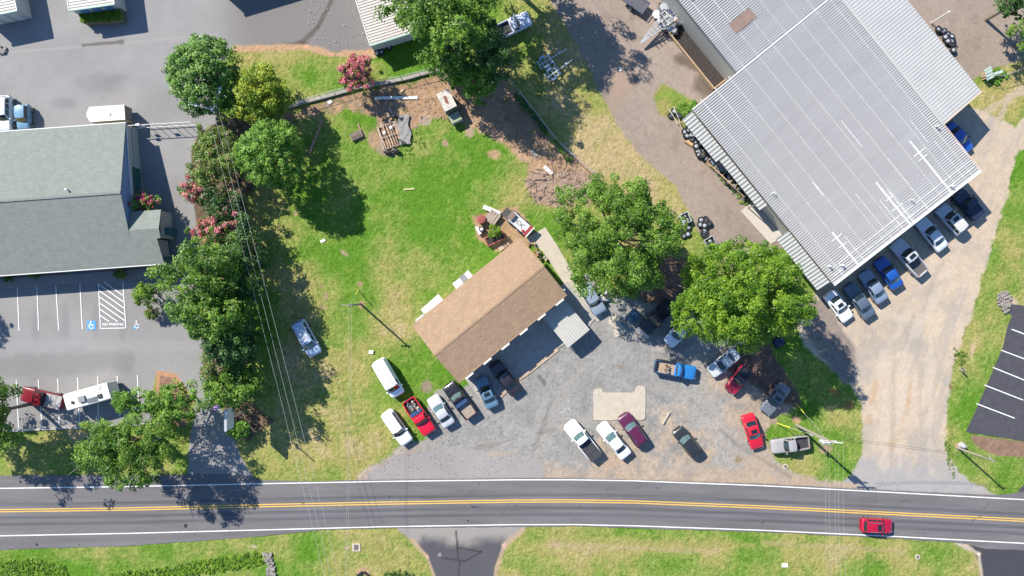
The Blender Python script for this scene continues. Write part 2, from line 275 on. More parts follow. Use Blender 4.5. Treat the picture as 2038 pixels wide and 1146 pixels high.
# bare and scuffed patches in the grass
for cx, cy, rx, ry, a, c in [(983, 308, 18, 15, 0, C(.34, .22, .13)), (716, 565, 8, 8, 0, C(.3, .17, .11)), (719, 606, 6, 9, 0, C(.33, .18, .12)), (684, 503, 16, 6, .6, C(.3, .21, .15)), (640, 568, 7, 4, 0, C(.27, .19, .12)), (648, 590, 6, 12, .2, C(.26, .19, .12)), (642, 612, 12, 7, 0, C(.26, .2, .12)),
    (588, 425, 5, 10, .3, C(.3, .2, .13)), (1585, 835, 12, 9, .3, C(.36, .22, .12)), (1540, 838, 10, 9, 0, C(.28, .19, .14)), (1645, 893, 20, 14, 0, C(.30, .2, .13)), (1912, 888, 14, 12, 0, C(.34, .23, .14)), (1563, 928, 5, 4, 0, C(.36, .25, .17)), (723, 1137, 20, 9, 0, C(.34, .23, .14)), (690, 1090, 8, 4, 0, C(.30, .22, .15)), (1108, 1085, 16, 9, .3, C(.34, .25, .16)),
    (1935, 700, 6, 22, .15, C(.40, .28, .18)), (2012, 600, 18, 14, 0, C(.36, .28, .2)), (1892, 770, 5, 6, 0, C(.17, .11, .06)), (850, 770, 16, 18, 0, C(.22, .17, .12)), (845, 240, 16, 12, 0, C(.28, .22, .17)), (935, 262, 12, 14, 0, C(.30, .22, .15)), (885, 285, 10, 10, 0, C(.3, .2, .14)), (505, 1088, 10, 4, .2, C(.35, .28, .2)), (705, 1075, 6, 2, 0, C(.3, .22, .14)), (770, 300, 30, 16, .3, C(.24, .18, .12)), (715, 270, 14, 12, 0, C(.25, .18, .12))]:
    cover(ell(cx, cy, rx * .8, ry * .8, a) * .95, c)
for x0, y0, x1, y1 in [(1170, 290, 1250, 350), (1200, 290, 1290, 365)]: cover(seg(x0, y0, x1, y1, 7) * .5, STRAW)
for x0, y0, x1, y1, c in [(1090, 1083, 1420, 1097, STRAW), (1120, 1075, 1500, 1085, DRY), (1520, 1080, 1800, 1098, STRAW)]: cover(seg(x0, y0, x1, y1, 6) * .55, c)
for x0, y0, x1, y1 in [(1963, 222, 2030, 180), (2030, 180, 2100, 150), (1985, 245, 2010, 190)]: cover(seg(x0, y0, x1, y1, 10) * .7, PALE * .9)
for q in range(9):                                                # arcs left by turning tyres
    a0 = .2 + q * .04; cover(seg(600 + q * 5, 770 + q * 12, 690 + q * 3, 745 + q * 14, 2.5) * .35, LUSH)
bed = shade(C(.2, .125, .085), .7 + .6 * n3); cover(alpha([(1932, 866), (2090, 884), (2090, 908), (2030, 910), (1985, 907), (1952, 893), (1938, 880)], 2, 2), bed, OWN.index('mulch_bed'), .7)
# under the kerbed house the ground is trodden earth
cover(alpha([(940, 430), (1030, 410), (1075, 470), (1050, 490), (990, 500), (950, 475)], 4, 6), shade(C(.30, .2, .11), .8 + .4 * n3), 1, .5)
# house-side concrete is its own sheet (below); relief
relief = np.minimum(((n3 - .5) * .07 + (fine - .5) * .085 + (n1 - .5) * .06) * rough_h - .02, .022)
row_u = np.interp(PX[0], np.arange(-300, 2400, 10), [EU(x) for x in np.arange(-300, 2400, 10)]); row_l = np.interp(PX[0], np.arange(-300, 2400, 10), [EL(x) for x in np.arange(-300, 2400, 10)])
relief = np.where((PY > row_u[None] - 1) & (PY < row_l[None] + 1), -.04, relief)
gm = bpy.data.materials.new('ground_cover'); gm.use_nodes = True; t = gm.node_tree; N = t.nodes; L = t.links; p = N['Principled BSDF']
p.inputs['Roughness'].default_value = .95; p.inputs['Specular IOR Level'].default_value = .12
at = N.new('ShaderNodeAttribute'); at.attribute_name = 'albedo'; tc = N.new('ShaderNodeTexCoord')
na = N.new('ShaderNodeTexNoise'); na.inputs['Scale'].default_value = 7; na.inputs['Detail'].default_value = 3; L.new(tc.outputs['Object'], na.inputs[0])
rr = N.new('ShaderNodeMapRange'); rr.inputs[1].default_value = .3; rr.inputs[2].default_value = .7; rr.inputs[3].default_value = .76; rr.inputs[4].default_value = 1.22; L.new(na.outputs[0], rr.inputs[0])
mx = N.new('ShaderNodeMix'); mx.data_type = 'RGBA'; mx.blend_type = 'MULTIPLY'; mx.inputs[0].default_value = 1; mx.inputs[0].default_value = 1; L.new(at.outputs['Alpha'], mx.inputs[0]); L.new(at.outputs[0], mx.inputs[6]); L.new(rr.outputs[0], mx.inputs[7]); ml = N.new('ShaderNodeMath'); ml.operation = 'MULTIPLY'; ml.inputs[1].default_value = .5; L.new(at.outputs['Alpha'], ml.inputs[0]); L.new(mx.outputs[2], p.inputs['Base Color'])
bm_ = N.new('ShaderNodeBump'); bm_.inputs['Strength'].default_value = .5; bm_.inputs['Distance'].default_value = .04; L.new(na.outputs[0], bm_.inputs['Height']); L.new(ml.outputs[0], bm_.inputs['Strength']); L.new(bm_.outputs[0], p.inputs['Normal'])
V = np.stack([WX, WY, relief], -1).reshape(-1, 3); CA = np.concatenate([np.clip(Cc, .004, .9), np.clip(.3 + .7 * rough_h, 0, 1)[..., None]], -1).reshape(-1, 4)
idx = np.arange(NX * NY).reshape(NY, NX); Q = np.stack([idx[:-1, :-1], idx[:-1, 1:], idx[1:, 1:], idx[1:, :-1]], -1).reshape(-1, 4)
qo = owner[:-1, :-1].reshape(-1)
GLAB = {}
def raw_mesh(name, V_, Q_, smooth=True):
    me = bpy.data.meshes.new(name); me.vertices.add(len(V_)); me.vertices.foreach_set('co', V_.astype(np.float32).ravel())
    k = Q_.shape[1]; me.loops.add(Q_.size); me.loops.foreach_set('vertex_index', Q_.astype(np.int32).ravel())
    me.polygons.add(len(Q_)); me.polygons.foreach_set('loop_start', np.arange(0, Q_.size, k, dtype=np.int32))
    if smooth: me.polygons.foreach_set('use_smooth', np.ones(len(Q_), bool))
    me.update(calc_edges=True); return me
GOBJ = {}
for k, nm in enumerate(OWN):
    q = Q[qo == k]
    if not len(q): continue
    u, inv = np.unique(q, return_inverse=True); me = raw_mesh(nm, V[u], inv.reshape(q.shape))
    ca = me.color_attributes.new('albedo', 'FLOAT_COLOR', 'POINT'); ca.data.foreach_set('color', CA[u].astype(np.float32).ravel())
    GOBJ[nm] = tag(link(nm, me, gm), kind='structure')
tag(GOBJ['lawn'], 'patchy green and straw mown grass'); tag(GOBJ['gravel_lot'], 'blue grey gravel lot blending to tan dirt'); tag(GOBJ['asphalt_lot'], 'old pale grey asphalt around the office building')
# land beyond
far = MB(); o_, i_ = 1500, (77.9, 47.9)
far.add([(-o_, -o_, -.03), (o_, -o_, -.03), (o_, o_, -.03), (-o_, o_, -.03), (-i_[0], -i_[1], -.03), (i_[0], -i_[1], -.03), (i_[0], i_[1], -.03), (-i_[0], i_[1], -.03)], [(0, 1, 5, 4), (1, 2, 6, 5), (2, 3, 7, 6), (3, 0, 4, 7)])
tag(far.build('ground', pm('far_grass', (.11, .165, .03), .95, var=.35, scale=.15)), kind='structure')

# ------------------------------------------------------------------ road and paved sheets
M_ROAD = pm('road_asphalt', (.120, .113, .112), .85, var=.24, scale=.7, detail=8, bump=.25, bscale=30, stretch=(.12, 1.0, 1))
M_WHITE = pm('road_paint_white', (.66, .66, .63), .7, var=.22, scale=6, detail=8); M_YEL = pm('road_paint_yellow', (.60, .37, .07), .7, var=.25, scale=6, detail=8)
M_NEWA = pm('new_asphalt', (.050, .048, .055), .85, var=.22, scale=1.2, detail=8, bump=.2, bscale=30)
M_CONC = pm('concrete', (.40, .35, .275), .9, var=.10, scale=1.4, detail=8, bump=.1, bscale=20)
M_CONCD = pm('grey_concrete', (.30, .285, .26), .9, var=.16, scale=1.2, detail=8, bump=.1, bscale=20)
XS = list(range(-180, 2230, 10)); rnd = random.Random(4)
def strip(fu, fl, z, name, mat, parent=None, jit=0):
    b = MB(); up = []; lo = []
    for x in XS: up.append(G(x, fu(x) + rnd.uniform(-jit, jit)) + Vector((0, 0, z))); lo.append(G(x, fl(x) + rnd.uniform(-jit, jit)) + Vector((0, 0, z)))
    mid = [[u.lerp(l, q / 6) for u, l in zip(up, lo)] for q in range(7)]
    return b.grid(mid).build(name, mat, parent)
road = tag(strip(EU, EL, .035, 'road', M_ROAD, jit=.7), 'two lane asphalt road with double yellow line', kind='structure')
for f, wd, nm, m in ((WU, 1.0, 'edge_line', M_WHITE), (WL, 1.0, 'edge_line', M_WHITE), (lambda x: YC(x) - 2.2, 1.05, 'centre_line', M_YEL), (lambda x: YC(x) + 2.2, 1.05, 'centre_line', M_YEL)):
    strip(lambda x: f(x) - wd, lambda x: f(x) + wd, .040, nm, m, road)
M_TRACK = pm('tyre_track', (.086, .082, .086), .8, var=.35, scale=.7, detail=8, stretch=(.05, 2, 1))
for off in (14, 27): strip(lambda x: YC(x) + off - 3.2, lambda x: YC(x) + off + 3.2, .0375, 'tyre_track', M_TRACK, road)
strip(lambda x: YC(x) - 12 - 3, lambda x: YC(x) - 12 + 3, .0375, 'tyre_track', M_TRACK, road)
blot = MB()
for x, y, r in [(775, 987, 2.2), (940, 1008, 2.5), (946, 1009, 2.2), (952, 1008.5, 1.5), (960, 1009, 1.2), (925, 1008, 1), (983, 1009, 1), (932, 1036, 2), (722, 1011, 1.3), (1026, 1006, 1.6), (1060, 1009, 1), (1082, 1007, 1), (74, 1084, 3), (370, 1046, 4), (158, 1084, 1.5), (388, 1063, 1.5), (516, 972, 1), (775, 962, 1), (1395, 971, 1), (1288, 965, 1), (1590, 978, 1)]:
    c = G(x, y); blot.add([(c.x + r * S * (.7 + .5 * rnd.random()) * math.cos(k * .785), c.y + r * S * (.7 + .6 * rnd.random()) * math.sin(k * .785), .0385) for k in range(8)], [tuple(range(8))])
tag(blot.build('tar_spot', pm('tar', (.018, .018, .02), .6), road), kind='stuff')
crk = MB()
for k in range(26):
    x = rnd.uniform(-50, 2080); y = YC(x) + rnd.choice((-1, 1)) * rnd.uniform(6, 36); P_ = [G(x, y) + Vector((0, 0, .039))]
    for q in range(rnd.randint(3, 7)): x += rnd.uniform(-4, 10); y += rnd.uniform(-5, 5); P_.append(G(x, y) + Vector((0, 0, .039)))
    for a_, b_ in zip(P_, P_[1:]): crk.bar(a_, b_, .05, .002)
tag(crk.build('crack_seal', pm('crack_tar', (.055, .053, .055), .7), road), kind='stuff')
def sheet(name, pts, mat, z=.03, thick=.05, parent=None, kind='structure', label=None, bev=0):
    b = MB(); b.prism([(p.x, p.y) for p in GG(pts)], z - thick, z); o = b.build(name, mat, parent)
    if kind and not parent: o['kind'] = kind
    if label: o['label'] = label
    return o
def rpoly(pts, r=4, n=4):                    # round polygon corners (pixels)
    out = []; k = len(pts)
    for i in range(k):
        a, b, c = (Vector(pts[i - 1]), Vector(pts[i]), Vector(pts[(i + 1) % k])); d0 = (a - b); d1 = (c - b)
        q = min(r, d0.length * .45, d1.length * .45); p0 = b + d0.normalized() * q; p1 = b + d1.normalized() * q
        for j in range(n + 1): t_ = j / n; out.append(tuple(p0 * (1 - t_) ** 2 + b * 2 * t_ * (1 - t_) + p1 * t_ * t_))
    return out
park = sheet('car_park', [(1925, 860), (2090, 885), (2300, 900), (2300, 450), (2085, 540), (2055, 610), (2012, 632), (2005, 650), (1996, 690), (1973, 745), (1945, 810), (1923, 857)], M_NEWA, .04, label='fresh dark asphalt car park with white stall lines')
sheet('drain_flume', [(2010, 605), (2060, 610), (2055, 640), (2018, 632), (2006, 622)], M_NEWA, .03, kind='structure')
sheet('side_driveway', [(2022, 985), (2040, 960), (2080, 930), (2200, 930), (2200, 1010), (2015, 990)], M_NEWA, .03)
for x0, y0, x1, y1 in [(1993, 697, 2060, 722), (1976, 731, 2060, 765), (1959, 766, 2036, 796), (1943, 803, 2019, 832), (2013, 655, 2090, 684)]:
    b = MB(); b.bar(G(x0, y0) + Vector((0, 0, .042)), G(x1, y1) + Vector((0, 0, .042)), .13, .006); b.build('stall_line', M_WHITE, park)
pad = sheet('concrete_pad', rpoly([(1181, 779), (1185, 773), (1198, 773), (1200, 781), (1262, 781), (1266, 770), (1272, 766), (1284, 769), (1285, 780), (1284, 832), (1278, 836), (1181, 836)], 3), M_CONC, .07, .1, label='pale concrete pad in the gravel lot')
sheet('concrete_patch', rpoly([(1212, 634), (1228, 626), (1233, 640), (1245, 654), (1243, 664), (1224, 672), (1220, 650), (1210, 642)], 4), M_CONC, .05, .06)
slab = sheet('concrete_slab', rpoly([(932, 762), (915, 740), (1040, 610), (1130, 560), (1186, 632), (1172, 650), (1112, 693), (1090, 706), (1026, 757), (994, 788), (962, 800), (950, 785)], 3), M_CONCD, .06, .1, label='grey concrete forecourt of the tan roofed garage')
path = sheet('concrete_path', [(1048, 474), (1085, 452), (1110, 490), (1150, 560), (1200, 632), (1190, 640), (1170, 622), (1120, 560), (1080, 500)], M_CONC, .04, .06)
sheet('concrete_ramp', [(1474, 420), (1502, 398), (1562, 455), (1552, 474), (1534, 486)], pm('ramp', (.42, .38, .33), .9, var=.1), .06, .1)
# slab rim and painted stalls in the office lot
b = MB(); pts = GG([(994, 789), (1026, 758), (1052, 740), (1110, 694)], .0)
for a_, c_ in zip(pts, pts[1:]): b.bar(a_ + Vector((0, 0, .03)), c_ + Vector((0, 0, .03)), .55, .10)
b.build('slab_rim', pm('tan_concrete', (.37, .28, .2), .9, var=.25), slab)
lotl = GOBJ['asphalt_lot']
def pline(p0, p1, wd=.11, name='parking_line'):
    b = MB(); b.bar(G(*p0) + Vector((0, 0, .012)), G(*p1) + Vector((0, 0, .012)), wd, .008); b.build(name, M_WHITE, lotl)
for x0, y0, x1, y1 in [(34.5, 573, 38, 658), (73.5, 571, 77, 657), (111, 568.5, 117, 657), (159, 565, 164, 655), (196, 563, 200, 654), (244.5, 560, 250.5, 652), (200, 653.5, 250.5, 652.5),
    (32.5, 757, 37, 851), (76, 755, 84, 848), (115, 753, 118, 845), (154.5, 751, 158, 843), (194.5, 749, 196, 840), (233, 748, 239, 831), (273.5, 746, 276, 807), (-8, 576, -4, 660)]: pline((x0, y0), (x1, y1))
for k in range(9):                                               # hatching
    y = 568 + k * 12.2; x0, y0, x1, y1 = 197 + (k * .4), y - 14, 246.5 + .4 * k, y + 21
    if y0 < 561: x0 += (561 - y0) / (35 / 49.5); y0 = 561
    if y1 > 640: x1 -= (y1 - 640) / (35 / 49.5); y1 = 640
    if x1 - x0 > 6: pline((x0, y0), (x1, y1), .12, 'hatch_line')
def text(txt, c, size, rz, mat, parent, name, z=.02):
    cu = bpy.data.curves.new(name, 'FONT'); cu.body = txt; cu.size = size; cu.align_x = 'CENTER'; cu.align_y = 'CENTER'; cu.offset = .012
    o = bpy.data.objects.new(name, cu); col.objects.link(o); dg = bpy.context.evaluated_depsgraph_get(); me = bpy.data.meshes.new_from_object(o.evaluated_get(dg))
    bpy.data.objects.remove(o); o = link(name, me, mat, parent); o.location = (c.x, c.y, z); o.rotation_euler = (0, 0, rz); return o
text('NO PARKING', G(225, 645.5), .47, math.radians(.5), M_WHITE, lotl, 'painted_lettering')
M_BLUE = pm('sign_blue_paint', (.06, .26, .55), .7, var=.12)
def wheelchair(px, py, sq, name):
    c = G(px, py)
    if sq: MB().box((c.x, c.y, .010), (1.15, 1.2, .006)).build('blue_square', M_BLUE, lotl)
    b = MB(); k = 1.0
    def P(x, y): return (c.x + x * k, c.y + y * k, .018)
    ring = [P(-.02 + .30 * math.cos(a), -.14 + .30 * math.sin(a)) for a in [math.radians(d) for d in range(100, 371, 18)]]
    for a_, d_ in zip(ring, ring[1:]): b.bar(a_, d_, .1, .005)
    b.bar(P(-.1, .33), P(-.06, -.02), .12, .005); b.bar(P(-.07, -.0), P(.22, -.02), .11, .005); b.bar(P(.2, -.02), P(.32, -.36), .11, .005); b.bar(P(-.08, .16), P(.12, .12), .08, .005)
    b.add([(c.x - .1 + .1 * math.cos(q * .785), c.y + .45 + .1 * math.sin(q * .785), .02) for q in range(8)], [tuple(range(8))])
    b.build(name, M_WHITE, lotl)
wheelchair(182, 647, True, 'wheelchair_symbol'); wheelchair(273, 646, False, 'wheelchair_symbol')
b = MB(); b.box((G(270, 652).x, G(270, 652).y, .010), (.7, .25, .006)).build('blue_square', M_BLUE, lotl)
M_KERB = pm('kerb_concrete', (.36, .34, .31), .9, var=.15, scale=2)
b = MB(); b.bar(G(18, 857) + Vector((0, 0, .06)), G(120, 852) + Vector((0, 0, .06)), .3, .16); b.bar(G(120, 852) + Vector((0, 0, .06)), G(300, 843) + Vector((0, 0, .06)), .3, .16)
tag(b.build('kerb', M_KERB), 'concrete kerb between parking stalls and grass', kind='structure')
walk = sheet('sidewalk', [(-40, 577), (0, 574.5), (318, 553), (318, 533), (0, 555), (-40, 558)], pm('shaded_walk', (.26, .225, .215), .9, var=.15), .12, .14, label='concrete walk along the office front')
# ------------------------------------------------------------------ foliage
def leaf_mat(name, dark, mid, light, trans=.3):
    m = bpy.data.materials.new(name); m.use_nodes = True; t = m.node_tree; N = t.nodes; L = t.links; N.clear()
    out = N.new('ShaderNodeOutputMaterial'); a = N.new('ShaderNodeAttribute'); a.attribute_name = 'v'
    r = N.new('ShaderNodeValToRGB'); e = r.color_ramp.elements; e[0].position = .1; e[0].color = (*dark, 1); e[1].position = .9; e[1].color = (*light, 1); q = e.new(.5); q.color = (*mid, 1)
    L.new(a.outputs['Fac'], r.inputs[0]); d = N.new('ShaderNodeBsdfPrincipled'); d.inputs['Roughness'].default_value = .5; d.inputs['Specular IOR Level'].default_value = .35; L.new(r.outputs[0], d.inputs['Base Color'])
    tr = N.new('ShaderNodeBsdfTranslucent'); g = N.new('ShaderNodeMix'); g.data_type = 'RGBA'; g.blend_type = 'MULTIPLY'; g.inputs[0].default_value = 1; g.inputs[7].default_value = (1.25, 1.3, .5, 1); L.new(r.outputs[0], g.inputs[6]); L.new(g.outputs[2], tr.inputs[0])
    ms = N.new('ShaderNodeMixShader'); ms.inputs[0].default_value = trans; L.new(d.outputs[0], ms.inputs[1]); L.new(tr.outputs[0], ms.inputs[2]); L.new(ms.outputs[0], out.inputs[0]); return m
LM = {'oak': leaf_mat('leaf_deep', (.034, .095, .009), (.092, .195, .015), (.22, .345, .045)),
      'lime': leaf_mat('leaf_lime', (.042, .115, .005), (.112, .225, .010), (.25, .365, .025)),
      'holly': leaf_mat('leaf_holly', (.026, .085, .009), (.080, .195, .018), (.23, .37, .055), .15),
      'gold': leaf_mat('leaf_gold', (.075, .15, .008), (.21, .29, .018), (.44, .45, .04)),
      'fresh': leaf_mat('leaf_fresh', (.042, .120, .010), (.11, .245, .022), (.25, .40, .06)),
      'dusk': leaf_mat('leaf_dusk', (.018, .055, .012), (.040, .105, .018), (.085, .165, .032), .2),
      'olive': leaf_mat('leaf_olive', (.045, .10, .012), (.11, .19, .025), (.23, .30, .055)),
      'pink': leaf_mat('blossom_pink', (.34, .06, .09), (.58, .13, .18), (.75, .28, .32), .15),
      'magenta': leaf_mat('blossom_magenta', (.20, .01, .06), (.42, .02, .12), (.66, .06, .22), .15),
      'brown': leaf_mat('leaf_brown', (.18, .11, .07), (.29, .195, .13), (.40, .29, .20), .1),
      'white': leaf_mat('fleck_white', (.45, .45, .40), (.6, .6, .52), (.75, .75, .66), .1)}
M_BARK = pm('bark', (.16, .12, .09), .95, var=.3, scale=6, bump=.5, bscale=20)
def cloud(name, cen, crad, per, leaf, mat, parent, rng, up=.45, shell=.55, narrow=.6, vclump=.55):
    cen = np.asarray(cen); n = len(cen); ci = np.repeat(np.arange(n), per); m = len(ci)
    d = rng.normal(size=(m, 3)); d /= np.linalg.norm(d, axis=1)[:, None]; d[:, 2] = np.where(d[:, 2] < -.35, -d[:, 2], d[:, 2])
    r = (shell + (1 - shell) * rng.random(m)) * np.asarray(crad)[ci] * (.8 + .4 * rng.random(m)); pos = cen[ci] + d * r[:, None] * np.array([1, 1, .8])
    nn = d * .5 + rng.normal(size=(m, 3)) * .40; nn[:, 2] += up; nn /= np.linalg.norm(nn, axis=1)[:, None]
    a = np.cross(nn, rng.normal(size=(m, 3))); a /= np.linalg.norm(a, axis=1)[:, None]; b = np.cross(nn, a)
    ls = leaf * (.65 + .7 * rng.random(m)); a = a * ls[:, None] * .5; b = b * (ls * narrow)[:, None] * .5
    Vv = np.stack([pos - a, pos + b - nn * (ls * .08)[:, None], pos + a, pos - b - nn * (ls * .08)[:, None]], 1).reshape(-1, 3)
    me = raw_mesh(name, Vv, np.arange(4 * m).reshape(-1, 4), False)
    vc = rng.random(n); val = vclump * vc[ci] + (1 - vclump) * rng.random(m)
    at = me.attributes.new('v', 'FLOAT', 'POINT'); at.data.foreach_set('value', np.repeat(val, 4).astype(np.float32)); return link(name, me, mat, parent)
def tree(px, py, rpx, rpy, zc, rz, lm, label, seed, clump=.9, leaf=.3, dens=1., extra=None, group=None, name='leafy_tree', cat='tree', gap=.0, lean=(0, 0), up=.7, irr=.28):
    rng = np.random.default_rng(seed); k = S * (1 - zc / H); rx, ry = rpx * k, rpy * k; c = G(px, py, zc)
    root = thing(name, label, cat, (c.x - lean[0], c.y - lean[1], 0), 0, group); off = np.array([lean[0], lean[1], zc])
    rx = max(rx - clump * .55, .3); ry = max(ry - clump * .55, .3); rzz = max(rz - clump * .5, .3)
    n = int(max(6, dens * 1.5 * (rx * ry + (rx + ry) * rzz * .9) / clump ** 2))
    d = rng.normal(size=(n, 3)); d /= np.linalg.norm(d, axis=1)[:, None]; d[:, 2] = np.where(d[:, 2] < -.45, -d[:, 2], d[:, 2])
    ph = rng.random(6) * 6.28; az = np.arctan2(d[:, 1], d[:, 0])
    lob = 1 + irr * .5 * np.sin(2 * az + ph[0]) * .6 + irr * .5 * np.sin(3 * az + ph[1]) + irr * .5 * np.sin(5 * az + ph[2] + 3 * d[:, 2]) + irr * .3 * np.sin(8 * az + ph[3] + 5 * d[:, 2])
    rad = np.where(rng.random(n) < .72, .82 + .2 * rng.random(n), .35 + .45 * rng.random(n)) * lob
    cen = d * rad[:, None] * np.array([rx, ry, rzz]) + off
    if gap: cen = cen[vn(cen[:, 0] * 10, cen[:, 1] * 10, 16, seed + 900) > gap]
    n = len(cen); cr = clump * (.5 + .8 * rng.random(n))
    per = int(15 * (clump / leaf) ** 2 * .62)
    cloud('crown', cen, cr, per, leaf, LM[lm], root, rng, up)
    tr = MB(); h0 = max(zc - rz * .35, .6); tw = max(.05, .035 * (zc + rz)) * .6
    tr.tube([(0, 0, -.1), (lean[0] * .2, lean[1] * .2, h0 * .5), (lean[0] * .6, lean[1] * .6, h0), (lean[0], lean[1], zc + rz * .3)], [tw * 1.25, tw, tw * .8, tw * .3], 8)
    pick = rng.permutation(n)[:int(min(26, 6 + n * .15))]
    for i in pick:
        e = cen[i]; st = np.array([lean[0] * .6, lean[1] * .6, h0 * (.75 + .4 * rng.random())]); md = (st + e) / 2 + np.array([0, 0, -.06 * np.linalg.norm(e - st)])
        tr.tube([st, md, e], [tw * .5, tw * .3, tw * .1], 5)
    tr.build('trunk', M_BARK, root)
    if rx > 5:
        tw_ = MB()
        for i in rng.permutation(n)[:26]:
            e = cen[i]; v = (e - off); v = v / (np.linalg.norm(v) + 1e-6); q = e + v * clump * 1.05 + np.array([0, 0, clump * .25]); u = rng.normal(size=3) * .35
            tw_.tube([e, (e + q) / 2 + u * .3, q + u], [.05, .035, .012], 4); tw_.tube([(e + q) / 2 + u * .3, q - u], [.03, .01], 4)
        tag(tw_.build('twigs', pm('pale_twig', (.36, .30, .24), .9, var=.2), root), kind='stuff')
    if extra:
        for em, frac, esz, cr2, per2 in extra:
            q = cen[d[:n, 2] > .0] if not gap else cen; q = q[rng.random(len(q)) < frac]
            if len(q): cloud('blossom' if em in ('pink', 'magenta', 'white') else 'withered_leaves', q + np.array([0, 0, clump * .45]), np.full(len(q), cr2), per2, esz, LM[em], root, rng, .4, .3)
    return root
tree(408, 152, 70, 82, 4.6, 4.2, 'holly', 'round glossy dark evergreen flecked with white beside the twin street lamps', 11, .55, .26, 2.2, [('white', .5, .13, .5, 3)], irr=.1)
tree(521, 190, 53, 64, 4.2, 3.8, 'gold', 'yellow green tree between the glossy evergreen and the grass bank', 12, .6, .25, 1.9, irr=.2)
tree(541, 307, 68, 67, 5.4, 4.3, 'fresh', 'bright round tree casting a long shadow on the back lawn', 13, .5, .24, 2.2, irr=.1)
tree(885, 25, 112, 108, 8.4, 6.8, 'oak', 'tall dark broadleaf tree overhanging the ribbed storage shed', 14, .95, .32, 1.3, irr=.25)
tree(968, 106, 56, 60, 5.6, 5.2, 'dusk', 'dark spreading tree at the tail of the white pickup', 15, .8, .3, 1.3)
tree(945, 163, 46, 40, 3.8, 3.0, 'fresh', 'bright green small tree above the rusty old truck', 16, .5, .24, 1.5)
tree(868, 117, 12, 18, 2.4, 2.3, 'fresh', 'narrow clipped conifer by the end of the low block wall', 17, .28, .14, 1.6, irr=.05, name='conifer', cat='tree')
tree(905, 128, 34, 40, 4.4, 3.6, 'dusk', 'dark understorey tree squeezed behind the narrow conifer', 18, .7, .28, 1.3)
tree(1228, 470, 125, 118, 8.2, 6.2, 'oak', 'broad green shade tree beside the tan roofed garage', 19, .8, .245, 2.0, irr=.24, gap=.16)
tree(1474, 588, 139, 108, 9.4, 6.6, 'lime', 'broad yellow green shade tree over the parked cars', 20, .8, .245, 2.0, irr=.2, gap=.16)
tree(1005, -100, 95, 85, 8.5, 6.5, 'oak', 'tall tree shading the white pickup and the boat trailers', 50, .95, .32, 1.9)
HG = 'trees and shrubs of the hedge row'
tree(434, 287, 48, 38, 3.6, 2.6, 'olive', 'olive green shrub tree nearest the street lamp pole in the hedge row', 21, .6, .24, 1.2, [('brown', .12, .2, .4, 20)], HG, irr=.3)
tree(432, 336, 54, 42, 3.6, 2.8, 'olive', 'olive shrub tree with browned tips in the hedge row', 22, .6, .24, 1.2, [('brown', .25, .2, .4, 25)], HG, irr=.35)
tree(396, 374, 32, 36, 3.2, 2.4, 'olive', 'crape myrtle with coral sprays opposite the blue gable', 23, .5, .22, 1.1, [('pink', .7, .17, .38, 60)], HG, name='crape_myrtle', irr=.35)
tree(446, 404, 50, 40, 3.5, 2.6, 'dusk', 'dull green shrub between the two crape myrtles of the hedge', 24, .6, .24, 1.1, [('brown', .15, .2, .4, 20)], HG, irr=.35)
tree(436, 457, 58, 34, 3.5, 2.4, 'olive', 'wide crape myrtle crowned with pink blossom in the hedge row', 25, .5, .22, 1.2, [('pink', .75, .18, .42, 65)], HG, name='crape_myrtle', irr=.3)
tree(415, 545, 92, 70, 5.8, 5.4, 'oak', 'largest tree of the hedge, spreading over the office walk', 26, .8, .29, 1.4, None, HG, irr=.3)
tree(292, 584, 27, 26, 2.4, 1.9, 'lime', 'small light green tree beside the accessible parking bay', 27, .45, .2, 1.3, name='small_tree', irr=.3)
tree(432, 632, 72, 55, 6.0, 5.4, 'oak', 'full green hedge tree at the corner of the parking stalls', 28, .8, .29, 1.4, None, HG, irr=.25)
tree(462, 690, 52, 44, 5.2, 4.8, 'dusk', 'dark hedge tree level with the blue and white minivan', 29, .8, .29, 1.3, None, HG)
tree(442, 728, 42, 32, 4.8, 3.2, 'olive', 'half withered tree with a brown dead patch in the hedge', 30, .6, .24, 1.2, [('brown', .5, .22, .5, 45)], HG)
tree(462, 770, 58, 46, 4.6, 4.4, 'oak', 'last green tree of the hedge row beside the pole sign', 31, .7, .27, 1.4, None, HG)
tree(478, 545, 46, 135, 3.4, 3.4, 'dusk', 'long dark thicket added to fill the hedge shadow on the lawn side', 32, .8, .29, 1.7, None, HG, name='thicket', cat='shrub')  # low dark foliage added so the hedge shadow starts at the trunks
tree(474, 720, 42, 90, 3.3, 3.3, 'dusk', 'dark thicket added past the dead patch to carry on the hedge shadow', 51, .8, .29, 1.7, None, HG, name='thicket', cat='shrub')  # second added filler, lengthens the dark band beside the hedge
tree(264, 888, 104, 70, 6.2, 4.8, 'oak', 'sprawling tree by the lot entrance overhanging the road edge', 33, .75, .25, 1.7, irr=.35, gap=.22)
tree(348, 797, 55, 40, 4.6, 3.0, 'fresh', 'smaller tree in the kerbed mulch island', 34, .6, .26, 1.2, irr=.4)
tree(255, 798, 28, 26, 4.6, 2.6, 'fresh', 'slim young tree shading the last striped stall', 35, .5, .24, 1.1, irr=.35)
tree(-108, 838, 70, 64, 6.8, 5.0, 'oak', 'wide tree shading the roadside grass past the kerb', 52, .8, .29, 1.3)
tree(-8, 820, 45, 78, 6.4, 5.0, 'oak', 'dense tree at the kerb end in front of the maroon pickup', 36, .8, .29, 1.3)
tree(710, 151, 36, 40, 2.6, 2.2, 'olive', 'crape myrtle thick with pink bloom on the grass bank', 37, .42, .2, 1.1, [('pink', .9, .18, .40, 55)], name='crape_myrtle', irr=.3)
